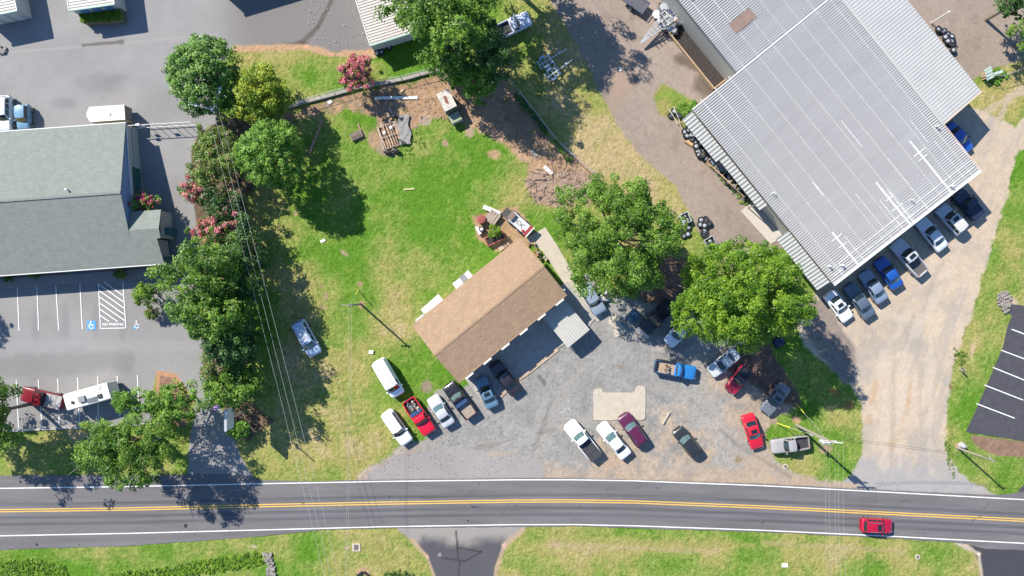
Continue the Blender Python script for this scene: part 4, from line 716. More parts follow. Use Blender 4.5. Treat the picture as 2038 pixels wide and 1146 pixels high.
KINDS = {  # u positions: windscreen base/top, rear top/base ; heights
 'sedan': dict(W=1.82, Ht=1.45, wb=.42, wt=.10, rt=-.36, rb=-.66, belt=.93, prof=[(-1, .62), (-.97, .86), (-.9, .96), (-.66, 1.0), (-.3, .95), (.42, .95), (.7, .86), (.9, .74), (.97, .66), (1, .5)], side=[(.08, .47), (.51, .90)]),
 'suv': dict(W=1.88, Ht=1.72, wb=.44, wt=.17, rt=-.80, rb=-.93, belt=1.03, prof=[(-1, .62), (-.97, .95), (-.92, 1.03), (-.3, 1.03), (.44, 1.05), (.7, .99), (.9, .90), (.97, .78), (1, .55)], side=[(.05, .36), (.39, .66), (.70, .93)]),
 'van': dict(W=2.0, Ht=2.15, wb=.70, wt=.46, rt=-.94, rb=-.975, belt=1.2, prof=[(-1, .7), (-.985, 1.1), (-.97, 1.2), (.5, 1.2), (.70, 1.15), (.88, 1.0), (.97, .85), (1, .6)], side=[(.05, .22)]),
 'minivan': dict(W=1.95, Ht=1.78, wb=.58, wt=.28, rt=-.88, rb=-.96, belt=1.05, prof=[(-1, .65), (-.98, .98), (-.95, 1.05), (.3, 1.05), (.58, 1.05), (.85, .9), (.96, .75), (1, .55)], side=[(.06, .30), (.34, .62), (.66, .92)]),
 'pickup': dict(W=1.98, Ht=1.84, wb=.40, wt=.20, rt=-.14, rb=-.17, belt=1.12, prof=[(-1, .75), (-.985, 1.06), (-.2, 1.1), (.40, 1.14), (.7, 1.10), (.92, 1.0), (.98, .85), (1, .6)], side=[(.08, .50), (.56, .90)]),
}
def car(name, kind, fr, re_, color, label, cat, W=None, Ht=None, glass=None, sun=False, rack=False, cover=None, bed=M_BEDL, roof=None, toolbox=False, rearu=None, wbu=None, group=None, flatbed=None, bar=False, rails=False):
    K = dict(KINDS[kind]); W = W or K['W']; Ht = Ht or K['Ht']; a = G(*fr, .75); b_ = G(*re_, .75); L = (a - b_).length; c = (a + b_) / 2; d = a - b_
    root = thing(name, label, cat, (c.x, c.y, .03), math.atan2(d.y, d.x), group); pt = paint(color); gl = glass or M_VGL
    if rearu is not None: K['rt'] = rearu + .03; K['rb'] = rearu
    if wbu is not None: K['wb'] = wbu; K['wt'] = wbu - .22
    hs = Ht / KINDS[kind]['Ht']; px_, pz_ = zip(*K['prof']); top = lambda u: float(np.interp(u, px_, pz_)) * (hs * .5 + .5)
    bu0, bu1 = -.955, K['rb'] - .035
    us = [-1, -.993, -.975, -.95, -.9, -.8, -.66, -.5, -.35, -.2, 0, .2, .4, .55, .7, .8, .88, .94, .975, .993, 1]
    if kind == 'pickup': us = sorted(set([u for u in us if u < bu0 - .004 or u > bu1 + .01] + [bu0 - .004, bu0 + .004, -.6, -.4, bu1 - .004, bu1 + .004, K['rb']]))
    def hwid(u): q = abs(u); return W / 2 * (1 - .045 * q ** 3 - (.30 if u > 0 else .22) * max(0, (q - .86) / .14) ** 3.2)
    rows = []
    for u in us:
        w_ = hwid(u); t_ = top(u); inbed = kind == 'pickup' and bu0 < u < bu1
        if inbed: half = [(0, .68), (.5, .68), (.86, .68), (.865, t_), (.97, t_), (1, t_ - .05), (1, .62), (.97, .36), (.88, .24)]
        else: half = [(0, t_ + .035), (.5, t_ + .028), (.80, t_ + .01), (.90, t_ - .01), (.965, t_ - .05), (1, t_ - .14), (1.0, .60), (.97, .36), (.88, .24)]
        rows.append([(u * L / 2, w_ * y, z) for y, z in half[::-1]] + [(u * L / 2, -w_ * y, z) for y, z in half[1:]])
    m = MB(); m.grid(rows); n = len(rows[0]); m.f.append(tuple(range(n))); m.f.append(tuple(range(len(m.v) - n, len(m.v)))[::-1]); m.build('body', pt, root, 38)
    # greenhouse
    zb = top(K['wb']) + .0; zt = Ht; xb, xt, yt, yb = [K[k] * L / 2 for k in ('wb', 'wt', 'rt', 'rb')]; wB = hwid(0) * .925; wT = hwid(0) * (.76 if kind != 'van' else .86)
    zrb = top(K['rb']); ncol = 9; V_ = np.linspace(-1, 1, ncol)
    fb = [Vector((xb - .16 * v * v, v * wB * .97, zb - .02 + .03 * (1 - v * v))) for v in V_]; ft = [Vector((xt - .10 * v * v, v * wT, zt - .05 * v * v - .02)) for v in V_]
    rb_ = [Vector((yb + .10 * v * v, v * wB * .97, zrb - .02 + .03 * (1 - v * v))) for v in V_]; rt_ = [Vector((yt + .07 * v * v, v * wT, zt - .05 * v * v - .03)) for v in V_]
    def loft(A, B, k=4, bulge=0): return [[p_.lerp(q_, s / k) + Vector((0, 0, bulge * math.sin(math.pi * s / k))) for p_, q_ in zip(A, B)] for s in range(k + 1)]
    g_ = MB(); g_.grid(loft(fb, ft, 4, .02)); g_.grid(loft(rt_, rb_, 4, .02)); rf = loft(ft, rt_, 6, .05); g_.grid(rf)
    sides = []
    for si in (0, -1):
        top_e = [r_[si] for r_ in rf]; bot = [fb[si].lerp(rb_[si], s / 6) for s in range(7)]
        for q_, s in zip(bot, range(7)): q_.y = math.copysign(wB + .015 * math.sin(math.pi * s / 6), q_.y); q_.z = zb + (zrb - zb) * s / 6 - .03
        sd_ = [[p_.lerp(q_, s / 4) + Vector((0, math.copysign(.035 * math.sin(math.pi * s / 4), p_.y), 0)) for p_, q_ in zip(top_e, bot)] for s in range(5)]; g_.grid(sd_); sides.append((top_e, bot))
    g_.build('cabin', roof or pt, root, 32)
    def patch(nm, A, B, s0, s1, v0, v1, mat, off=.012, bulge=.02):
        A = [Vector(p_) for p_ in A]; k = len(A) - 1
        def at(E, v): x = (v + 1) / 2 * k; i = min(int(x), k - 1); return E[i].lerp(E[i + 1], x - i)
        rws = []
        for s in np.linspace(s0, s1, 4): rws.append([at(A, v).lerp(at(B, v), s) + Vector((0, 0, bulge * math.sin(math.pi * s))) for v in np.linspace(v0, v1, 9)])
        nrm = (rws[0][-1] - rws[0][0]).cross(rws[-1][0] - rws[0][0]).normalized(); cc = rws[1][4]
        if nrm.dot(cc - Vector((0 if abs(nrm.x) < .3 else (xt + yt) / 2, 0, zb))) < 0: nrm = -nrm
        MB().grid([[p_ + nrm * off for p_ in r_] for r_ in rws]).build(nm, mat, root, 60)
    patch('windshield', fb, ft, .10, .93, -.90, .90, gl); patch('cowl', fb, ft, .0, .10, -.92, .92, M_BLK)
    if kind != 'van': patch('rear_window', rb_, rt_, .12, .9, -.86, .86, M_VGL if rearu is None else gl)
    for te, bo in sides:
        for s0, s1 in K['side']: patch('side_window', te, bo, .14, .78, -1 + 2 * s0, -1 + 2 * s1, M_VGL, .014 + .03, 0)
    if sun:
        x_ = xt - .42; MB().box((x_, 0, zt + .028), (.5, wT * 1.15, .02), ry=.02).build('sunroof', M_VGL, root)
    if rack:
        for s in (-1, 1): MB().tube([(xt - .25, s * wT * .86, zt + .05), ((xt + yt) / 2, s * wT * .86, zt + .1), (yt + .2, s * wT * .86, zt + .05)], .025, 5).build('roof_rail', M_CHROME, root)
    wx = L / 2 * .62
    for x in (wx, -wx * 1.0):
        for s in (-1, 1):
            o = link('wheel', ME_TYRE, None, root, (x, s * (W / 2 - .10), .335 - .03)); link('rim', ME_RIM, None, o, (0, 0, 0))
    for s in (-1, 1):
        MB().box((xb - .28, s * (wB + .16), zb + .07), (.12, .24, .15), rz=s * -.15).build('side_mirror', pt if color[0] > .1 else M_BLK, root)
        MB().box((L / 2 * .955, s * hwid(.94) * .76, top(.95) - .13), (.20, .26, .13), rz=-s * .5).build('headlight', M_LAMP, root)
        MB().box((-L / 2 * .972, s * hwid(.95) * .80, top(-.95) - .16), (.12, .26, .2), rz=s * .4).build('tail_light', M_TAIL, root)
    MB().box((L / 2 * .985, 0, .42), (.10, W * .62, .16)).build('bumper', M_BLK if color[0] < .2 else pt, root); MB().box((-L / 2 * .99, 0, .45), (.12, W * .7, .18)).build('bumper', M_CHROME if kind == 'pickup' else pt, root)
    if kind in ('sedan', 'suv', 'minivan') : MB().box((L / 2 * .992, 0, top(.99) - .05), (.03, W * .4, .12)).build('grille', M_BLK, root)
    if kind == 'pickup':
        x0, x1 = bu0 * L / 2, bu1 * L / 2; bw = hwid(-.6) * .85; tt = top(-.6)
        if cover is not None:
            MB().box(((x0 + x1) / 2, 0, tt + .02), (x1 - x0 + .06, bw * 2 + .1, .05)).build('tonneau_cover', cover, root)
            for q in (1, 2): MB().box((x0 + (x1 - x0) * q / 3, 0, tt + .05), (.03, bw * 2, .015)).build('cover_seam', M_BLK, root)
        else: MB().box(((x0 + x1) / 2, 0, .69), (x1 - x0 - .02, bw * 2 - .02, .02)).build('bed_liner', bed, root)
        if rails:
            for s in (-1, 1): MB().box(((x0 + x1) / 2, s * hwid(-.6) * .945, tt - .12), (x1 - x0 + .15, hwid(-.6) * .14, .32)).build('bed_side', M_BLK, root)
            MB().box((-L / 2 * .982, 0, top(-.98) - .08), (.14, hwid(-.95) * 1.7, .3)).build('tailgate', M_BLK, root)
        if toolbox: MB().box((x1 - .3, 0, tt - .05), (.5, bw * 2.05, .35)).build('tool_box', M_CHROME, root)
        if bar:
            b2 = MB(); xx = L / 2 + .12
            for q in (-1, 1): b2.bar((xx, q * W * .42, .5), (xx, q * W * .42, 1.2), .08)
            b2.bar((xx, -W * .46, 1.2), (xx, W * .46, 1.2), .09); b2.bar((xx + .2, -W * .46, 1.0), (xx + .2, W * .46, 1.0), .09); b2.build('grille_guard', M_TRIM, root)
    return root
WH, SIL, GRY, BLK, RED, NAVY = (.78, .78, .77), (.42, .43, .45), (.16, .17, .18), (.014, .014, .017), (.50, .012, .03), (.012, .022, .05)
PW = 'vehicles parked on the gravel lot'
def junk(root_pts, z, n, seed, label, cols, name='scrap_heap', sz=.35):
    a, b_, w_ = root_pts; A = G(*a, z); B = G(*b_, z); d = (B - A); L = d.length; r_ = random.Random(seed); root = thing(name, label, 'scrap', ((A + B).x / 2, (A + B).y / 2, z), math.atan2(d.y, d.x))
    for i in range(n):
        m = MB(); q = r_.random(); c_ = (r_.uniform(-L / 2, L / 2), r_.uniform(-w_ / 2, w_ / 2), r_.uniform(.05, .35)); mt = r_.choice(cols)
        if q < .4: m.box(c_, (r_.uniform(.3, 1) * sz * 2, r_.uniform(.2, .8) * sz, r_.uniform(.1, .4) * sz), r_.uniform(0, 3.1), r_.uniform(-.4, .4), r_.uniform(-.4, .4))
        elif q < .75: a_ = r_.uniform(0, 3.1); l_ = r_.uniform(.5, 1.6) * sz; m.tube([c_, (c_[0] + l_ * math.cos(a_), c_[1] + l_ * math.sin(a_), c_[2] + r_.uniform(-.1, .3))], .05, 6)
        else: m.lathe(c_, [(.12 * sz, 0), (.4 * sz, .02), (.42 * sz, .2), (.2 * sz, .22)], 10)
        m.build('scrap_piece', mt, root)
    return root
MX = [pm('scrap_white', (.6, .6, .58), .6), pm('scrap_grey', (.25, .25, .26), .5), M_BLK, pm('scrap_rust', (.26, .12, .06), .8), pm('scrap_tan', (.42, .33, .22), .8)]
car('cargo_van', 'van', (794, 787), (753, 716), WH, 'white ribbed roof cargo van parked on the grass', 'van', W=1.98)
vn_ = bpy.data.objects['cargo_van']
for i in range(5): MB().box((-.35, -.6 + i * .3, 2.18), (3.4, .05, .03)).build('roof_rib', pm('rib_grey', (.45, .45, .45), .5), vn_)
car('minivan', 'minivan', (629, 706), (592, 639), (.34, .43, .55), 'faded blue and white minivan on the lawn by the hedge shade', 'van', rack=True)
mv = bpy.data.objects['minivan']; MB().add([(-1.6, -.3, 1.80), (.2, -.42, 1.815), (.5, .1, 1.82), (-.2, .45, 1.815), (-1.1, .35, 1.81)], [(0, 1, 2, 3, 4)]).build('faded_paint', pm('faded_white', (.6, .6, .6), .6, var=.2, scale=3), mv)
car('sport_utility_vehicle', 'suv', (812, 882), (768, 819), WH, 'white utility wagon next to the red pickup at the lot edge', 'suv', rearu=-.86)
car('pickup_truck', 'pickup', (857, 862), (812, 795), (.55, .008, .03), 'bright red pickup with a bed full of scrap', 'pickup truck', toolbox=True, rearu=-.10)
junk(((817, 801), (830, 820), 1.1), .78, 26, 5, 'heap of mixed scrap in the bright red pickup bed', MX)
car('sedan', 'sedan', (859, 789), (896, 847), SIL, 'silver sedan between the red and the black pickup', 'car', glass=M_VGLL)
car('pickup_truck', 'pickup', (891, 763), (939, 829), BLK, 'black pickup with a silver tool box and tan bed floor', 'pickup truck', toolbox=True, bed=pm('tan_bed', (.28, .22, .18), .8), glass=M_VGLL, rearu=-.02)
car('sedan', 'sedan', (955, 750), (982, 811), (.09, .17, .24), 'slate blue sedan with sunroof at the forecourt edge', 'car', sun=True)
car('coupe', 'sedan', (981, 721), (1029, 783), (.022, .018, .024), 'black coupe standing on the concrete forecourt', 'car', Ht=1.36)
car('pickup_truck', 'pickup', (1131, 841), (1188, 911), WH, 'white crew cab pickup with a black bed cover', 'pickup truck', cover=pm('black_cover', (.035, .033, .036), .7, var=.2), glass=M_VGLL, rearu=-.06)
car('sedan', 'sedan', (1195, 844), (1248, 909), WH, 'long white sedan next to the maroon wagon', 'car', glass=M_VGLL)
car('sport_utility_vehicle', 'suv', (1239, 825), (1280, 885), (.085, .012, .045), 'dark plum wagon with chrome roof rails', 'suv', rack=True, glass=M_VGLL, Ht=1.6)
car('sport_utility_vehicle', 'suv', (1347, 853), (1387, 905), (.022, .025, .028), 'small black crossover standing alone on the tan gravel', 'suv', Ht=1.6, glass=M_VGLL, W=1.78)
car('sedan', 'sedan', (1509, 893), (1487, 825), RED, 'red sedan with black sunroof at the lot exit', 'car', sun=True)
car('pickup_truck', 'pickup', (1534, 889), (1610, 879), (.30, .285, .28), 'grey regular cab pickup parked on the grass point', 'pickup truck', rearu=-.22, W=1.85)
car('sedan', 'sedan', (1522, 822), (1564, 766), (.13, .14, .16), 'dark grey sedan with sunroof under the shade tree edge', 'car', sun=True)
car('pickup_truck', 'pickup', (1451, 779), (1488, 732), (.30, .012, .035), 'dull red compact pickup in the tree shade', 'pickup truck', W=1.75, Ht=1.6, roof=paint((.03, .035, .04)), cover=pm('navy_cover', (.012, .016, .024), .6), wbu=.30, rearu=-.2)
car('sedan', 'sedan', (1414, 743), (1467, 700), (.46, .47, .48), 'silver sedan half under the yellow green tree', 'car')
car('pickup_truck', 'pickup', (1385, 743), (1303, 727), (.02, .16, .42), 'bright blue pickup with junk in its black bed', 'pickup truck', rearu=.0, bed=pm('bed_plywood', (.32, .24, .17), .8), W=1.85, rails=True)
junk(((1322, 731), (1331, 735), .9), .78, 12, 8, 'brownish junk piled in the bright blue pickup bed', MX[1:])
car('sedan', 'sedan', (1329, 685), (1370, 640), (.60, .62, .64), 'pale silver sedan nosing out from under the tree', 'car')
car('pickup_truck', 'pickup', (1281, 660), (1335, 601), BLK, 'black pickup with a white grille guard', 'pickup truck', bar=True, W=2.0)
car('sport_utility_vehicle', 'suv', (1197, 624), (1161, 566), (.22, .27, .33), 'slate grey wagon beside the garage path', 'suv', Ht=1.6)
car('sedan', 'sedan', (1690, 637), (1649, 582), WH, 'white sedan with panoramic roof by the metal building', 'car', sun=True, group=None)
car('sedan', 'sedan', (1688, 566), (1733, 631), (.08, .11, .15), 'charcoal blue sedan beside the white sedan at the metal building', 'car')
car('sedan', 'sedan', (1718, 540), (1758, 600), (.17, .22, .30), 'steel blue sedan next to the vivid blue sedan', 'car')
car('sedan', 'sedan', (1749, 515), (1788, 572), (.01, .07, .30), 'vivid blue sedan backed against the metal building', 'car')
car('pickup_truck', 'pickup', (1779, 480), (1837, 545), (.40, .41, .43), 'silver crew cab pickup with sunroof', 'pickup truck', sun=True, rearu=-.16, bed=pm('grey_liner', (.09, .085, .085), .7))
car('sedan', 'sedan', (1831, 437), (1878, 496), (.52, .55, .58), 'white coupe with two dark stripes on its roof', 'car', Ht=1.42)
car('sport_utility_vehicle', 'suv', (1870, 411), (1916, 462), (.40, .43, .46), 'pale grey utility wagon with its roof lightened for sunlight', 'suv', roof=paint((.5, .49, .46)), sun=True)  # roof colour set lighter than the body for the sun on it
car('pickup_truck', 'pickup', (1904, 382), (1948, 432), NAVY, 'dark navy covered pickup at the end of the row', 'pickup truck', cover=pm('deep_navy_cover', (.012, .02, .045), .4))
car('sedan', 'sedan', (1929, 302), (1886, 248), (.01, .09, .40), 'cobalt car tucked behind the metal building corner', 'car')
car('sport_utility_vehicle', 'suv', (1776, 1047.5), (1714, 1044.5), (.34, .004, .03), 'crimson crossover driving on the road', 'suv', Ht=1.6, sun=True, rack=True, W=1.85)
car('pickup_truck', 'pickup', (1055, 35), (983, 69), (.44, .50, .62), 'white extended cab pickup with the tall tree shade in its body colour', 'pickup truck', rearu=-.06)  # white body coloured blue grey for the tree shade
car('pickup_truck', 'pickup', (43, 782), (126, 802), (.16, .006, .015), 'maroon pickup hitched to the white camper', 'pickup truck', cover=pm('grey_tonneau', (.30, .29, .28), .7), rearu=-.2)
car('sport_utility_vehicle', 'suv', (9, 262), (9, 190), (.62, .63, .64), 'white utility wagon with barred roof behind the office', 'suv', rack=True)
car('sport_utility_vehicle', 'suv', (48, 259), (47, 208), (.14, .26, .36), 'old teal blue jeep with spare wheel behind the office', 'jeep', W=1.6, Ht=1.7, glass=pm('amber_glass', (.2, .14, .03), .1))
# camper, cargo trailer, others
M_CAMP = pm('camper_shell', (.62, .61, .55), .5, var=.06, scale=2)
def long_thing(name, label, cat, a, b_, z):
    A, B = G(*a, z), G(*b_, z); d = A - B; c = (A + B) / 2; return thing(name, label, cat, (c.x, c.y, .02), math.atan2(d.y, d.x)), d.length
r, L = long_thing('camper_trailer', 'white travel trailer with roof vents and solar panel', 'trailer', (129, 802), (222, 776), 2.2)
m = MB(); rows = []
for x, z0, z1, w_ in [(-.5, .5, 2.2, 1.02), (-.485, .45, 2.6, 1.08), (-.40, .4, 2.68, 1.1), (.0, .4, 2.72, 1.1), (.40, .4, 2.68, 1.1), (.46, .45, 2.5, 1.06), (.49, .7, 1.9, 1.0), (.5, .8, 1.3, .95)]:
    rows.append([(x * L, -w_, z0), (x * L, -w_, z1 - .14), (x * L, -w_ + .12, z1), (x * L, 0, z1 + .03), (x * L, w_ - .12, z1), (x * L, w_, z1 - .14), (x * L, w_, z0)])
m.grid(rows); n = 7; m.f.append(tuple(range(n))); m.f.append(tuple(range(len(m.v) - n, len(m.v)))); m.build('body', M_CAMP, r, 35)
MB().box((.2 * L - .8, .1, 2.86), (.85, .75, .26)).build('air_conditioner', pm('ac_grey', (.22, .22, .22), .6), r); MB().box((-.12 * L, .55, 2.76), (1.3, .6, .04)).build('solar_panel', pm('solar', (.14, .15, .16), .25), r)
MB().box((-.29 * L, .35, 2.78), (.55, .5, .12)).build('roof_vent', pm('vent_dark', (.03, .035, .04), .5), r); MB().box((-.31 * L, -.7, 2.74), (.5, .4, .05)).build('hatch', M_TRIM, r); MB().lathe((.28 * L, .2, 2.74), [(.2, 0), (.2, .1), (.05, .14)], 10).build('antenna_dome', M_BLK, r)
MB().box((-.475 * L, 0, 2.32), (.08, 1.9, .5), ry=-.5).build('rear_window', pm('camper_glass', (.10, .16, .16), .1), r)
for q in range(4): MB().bar((-.50 * L, -.2 + q * .3, 1.4), (-.47 * L, -.2 + q * .3, 2.62), .04).build('ladder_rung', M_CHROME, r)
for s in (-1, 1): o = link('wheel', ME_TYRE, None, r, (-.1, s * 1.0, .335)); link('rim', ME_RIM, None, o, (0, 0, 0))
MB().bar((.5 * L, 0, .5), (.5 * L + .5, 0, .5), .12).build('hitch', M_BLK, r)
r, L = long_thing('cargo_trailer', 'white wedge nosed cargo trailer with tan sides behind the office', 'trailer', (175, 229), (250, 224), 2.0)
MB().prism([(.5 * L, .25), (.5 * L, -.2), (.42 * L, -.95), (-.5 * L, -.95), (-.5 * L, .95), (.42 * L, .95)], .45, 2.18).build('body', pm('trailer_tan', (.42, .32, .2), .6), r)
MB().prism([(.5 * L + .02, .25), (.5 * L + .02, -.2), (.42 * L, -.97), (-.5 * L - .01, -.97), (-.5 * L - .01, .97), (.42 * L, .97)], 2.18, 2.24).build('roof_skin', pm('trailer_white', (.6, .58, .55), .6, var=.12, scale=2), r)
MB().box((-.1 * L, .1, 2.29), (.35, .3, .1)).build('roof_vent', M_TRIM, r); MB().box((-.5 * L - .03, 0, 1.2), (.05, 1.7, 1.4)).build('rear_door', pm('door_grey', (.16, .15, .15), .6), r)
for s in (-1, 1): o = link('wheel', ME_TYRE, None, r, (-.4, s * .9, .335)); link('rim', ME_RIM, None, o, (0, 0, 0))
MB().bar((.5 * L, 0, .45), (.5 * L + 1.0, 0, .45), .12).build('hitch', M_BLK, r)
def jetski_trailer(a, b_, label):
    r, L = long_thing('boat_trailer', label, 'trailer', a, b_, .6); mt = pm('galvanised', (.34, .42, .48), .4, metal=.4)
    for q in (-.35, .35): MB().bar((-.5 * L, q * 1.4, .5), (-.1 * L, q * 1.4, .5), .09).build('frame_rail', mt, r)
    MB().bar((-.5 * L, 0, .52), (.5 * L, 0, .52), .10).build('tongue', pm('tongue_white', (.5, .52, .52), .5), r)
    for x in (-.5, -.38, -.25, -.12): MB().bar((x * L, -.62, .55), (x * L, .62, .55), .10).build('cross_member', mt, r)
    for s in (-1, 1): 
        o = link('wheel', ME_TYRE, None, r, (-.3 * L, s * .72, .34)); link('rim', ME_RIM, None, o, (0, 0, 0)); MB().box((-.3 * L, s * .72, .74), (.8, .26, .05)).build('fender', mt, r)
    o = MB().lathe((.25 * L, 0, .62), [(.06, 0), (.19, .02), (.19, .1), (.05, .12)], 12); o.build('spare_wheel', M_RIM, r); MB().box((.47 * L, 0, .56), (.25, .1, .1)).build('coupler', M_CHROME, r)
jetski_trailer((1127, 97), (1073, 130), 'bare galvanised boat trailer on the shaded grass'); jetski_trailer((1140, 118), (1088, 155), 'second bare boat trailer closer to the chain link fence')
r, L = long_thing('axle_rack', 'loose trailer axle lying across the boat trailers', 'axle', (1090, 107), (1116, 148), .3); MB().bar((-.5 * L, 0, .3), (.5 * L, 0, .3), .1).build('axle_beam', M_CHROME, r)
for x in (-.45, .1, .45): MB().lathe((x * L, 0, .3), [(.05, -.1), (.16, -.1), (.16, .1), (.05, .1)], 10, 'Y').build('hub', M_CHROME, r)
# rusty old truck
r, L = long_thing('old_truck', 'derelict truck with rust stained white roof and green bonnet', 'truck', (909, 240), (880, 183), 1.3); MR = pm('rusty_white', (.46, .42, .37), .8, var=.3, scale=2); 
MB().box((-.16 * L, 0, 1.3), (L * .6, 1.7, 1.7)).build('cabin', MR, r); MB().add([(-.30 * L, -.2, 2.17), (-.1 * L, -.3, 2.17), (0, .0, 2.17), (-.12 * L, .15, 2.17), (-.28 * L, .2, 2.17)], [(0, 1, 2, 3, 4)]).build('rust_stain', pm('rust_stain', (.2, .08, .06), .9, var=.4, scale=6), r)
MB().box((.33 * L, 0, .75), (L * .36, 1.5, .6)).build('bonnet', pm('faded_green', (.24, .27, .17), .7, var=.25, scale=3), r); MB().box((.17 * L, 0, 1.45), (.1, 1.5, .8), ry=-.5).build('windshield', M_VGL, r); MB().box((.515 * L, 0, .55), (.12, 1.6, .3)).build('bumper', pm('pale_bumper', (.38, .38, .34), .7), r)
for x in (-.3, .3):
    for s in (-1, 1): o = link('wheel', ME_TYRE, None, r, (x * L, s * .75, .335)); link('rim', ME_RIM, None, o, (0, 0, 0))
# service body flatbed beside the garage
r, L = long_thing('service_trailer', 'white flatbed machine trailer with red tail panel', 'trailer', (1003, 417), (1054, 462), .9); MF = pm('deck_white', (.55, .54, .5), .7, var=.15, scale=3)
MB().box((-.12 * L, 0, .8), (L * .7, 1.5, .14)).build('deck', MF, r); MB().box((-.44 * L, 0, .95), (L * .10, 1.6, .3)).build('tail_panel', pm('dark_red', (.25, .03, .03), .6), r); MB().box((-.51 * L, 0, 1.0), (.14, 1.75, .2)).build('tail_beam', M_TRIM, r)
for q in (-.72, .72): MB().bar((-.5 * L, q, 1.05), (.3 * L, q, 1.05), .07).build('side_rail', M_CHROME, r)
MB().box((.2 * L, 0, 1.05), (.7, 1.1, .4)).build('engine_block', pm('engine', (.18, .13, .1), .7, var=.5, scale=5), r); MB().box((.38 * L, .1, .9), (.9, 1.2, .35)).build('front_frame', pm('frame_dark', (.05, .045, .04), .7), r)
for q in (-.3, .35): MB().tube([(-.25 * L, q, .95), (-.05 * L, -q, 1.1), (.1 * L, q, .95)], .03, 5).build('hose', M_BLK, r)
MB().lathe((-.33 * L, .45, .9), [(.05, 0), (.22, .02), (.22, .06), (.05, .08)], 12).build('red_disc', pm('dark_red', (.25, .03, .03), .6), r)
for x in (-.25, .1):
    for s in (-1, 1): o = link('wheel', ME_TYRE, None, r, (x * L, s * .8, .335)); link('rim', ME_RIM, None, o, (0, 0, 0))
# flatbed by the scrap pile
r, L = long_thing('flatbed_trailer', 'black framed flatbed trailer next to the scrap frames', 'trailer', (1244, -12), (1286, 18), .8); MB().box((0, 0, .7), (L, 1.7, .1)).build('deck', pm('deck_dark', (.08, .08, .09), .8, var=.3), r)
for s in (-1, 1): 
    MB().bar((-.5 * L, s * .85, .95), (.5 * L, s * .85, .95), .08).build('side_rail', M_CHROME, r); o = link('wheel', ME_TYRE, None, r, (0, s * 1.0, .335)); link('rim', ME_RIM, None, o, (0, 0, 0))
MB().bar((-.5 * L, -.85, .95), (-.5 * L, .85, .95), .08).build('end_rail', M_CHROME, r)
# ------------------------------------------------------------------ poles, wires, signs, fences
M_POLE = pm('weathered_pole', (.25, .215, .18), .9, var=.2, scale=3, stretch=(6, 6, .5)); M_GALV = pm('galvanised_steel', (.42, .43, .44), .45, metal=.3, var=.08); M_WIRE = pm('wire_alloy', (.36, .36, .34), .6); M_WIRED = pm('wire_dark', (.05, .05, .05), .6); M_YGUY = pm('guy_guard_yellow', (.62, .60, .06), .6)
def pole(base, h, label, top=None, r0=.15):
    g_ = G(*base); root = thing('utility_pole', label, 'pole', (g_.x, g_.y, 0)); MB().tube([(0, 0, -.1), (0, 0, h * .5), (0, 0, h)], [r0, r0 * .85, r0 * .7], 10).build('shaft', M_POLE, root, 50); return root
P0 = pole((466, 243), 6.6, 'utility pole with twin street lamps beside the glossy evergreen')
for dx, dy in ((-2.2, .55), (.75, 2.2)):
    v = Vector((dx, dy, 0)); MB().tube([(0, 0, 6.2), (dx * .5, dy * .5, 6.45), (dx, dy, 6.5)], .07, 6).build('lamp_arm', M_GALV, P0)
    MB().box((dx * 1.1, dy * 1.1, 6.48), (1.0, .42, .16), math.atan2(dy, dx)).build('lamp_head', pm('lamp_head', (.72, .72, .70), .5), P0)
MB().lathe((-.3, .1, 5.3), [(.05, 0), (.25, .02), (.25, .8), (.1, .85)], 10).build('transformer', pm('transformer_grey', (.38, .42, .46), .5), P0)
P1 = pole((718, 605), 7.0, 'brown utility pole standing in the middle lawn'); MB().bar((-.9, .05, 6.75), (.35, 0, 6.75), .10, .12).build('cross_arm', M_POLE, P1)
for q in (-.85, -.45): MB().lathe((q, .03, 6.82), [(.05, 0), (.06, .08), (.03, .14)], 8).build('insulator', M_GALV, P1)
P2 = pole((1585, 846), 10.4, 'tall utility pole with transformer on the grass point', r0=.19); ca = G(1661, 876, 10.0)
for z, l in ((10.0, 1.2), (9.2, .95)): MB().bar((-l, .05, z), (l, -.05, z), .11, .13).build('cross_arm', pm('pale_arm', (.5, .48, .44), .7), P2)
for q in (-1.1, -.6, .6, 1.1): MB().lathe((q, 0, 10.06), [(.06, 0), (.07, .1), (.04, .2), (.05, .24)], 8).build('insulator', M_TRIM, P2)
for q in (-.35, .3): MB().lathe((q, -.28, 8.0), [(.06, 0), (.27, .03), (.27, .85), (.12, .95), (.05, 1.1)], 12).build('transformer', pm('transformer_grey', (.38, .42, .46), .5), P2)
MB().box((0, -.25, 4.6), (.35, .2, .5)).build('meter_box', M_GALV, P2)
P3 = pole((1905, 891), 6.7, 'short utility pole by the dark car park corner', r0=.14); MB().bar((-.5, .2, 6.4), (.6, -.15, 6.4), .08, .1).build('cross_arm', M_POLE, P3); MB().bar((-.1, .5, 6.1), (.1, -.3, 6.5), .06).build('lamp_arm', M_GALV, P3)
P5 = pole((482, 790), 10.4, 'slim tall pole rising from the end of the hedge', r0=.10)
for q in range(5): MB().lathe((.12 * math.cos(q * 1.3), .12 * math.sin(q * 1.3), 7.6 + q * .12), [(.05, 0), (.2, .05), (.12, .22)], 7).build('flower_basket', pm('purple_flowers', (.42, .25, .48), .8, var=.4, scale=8), P5)
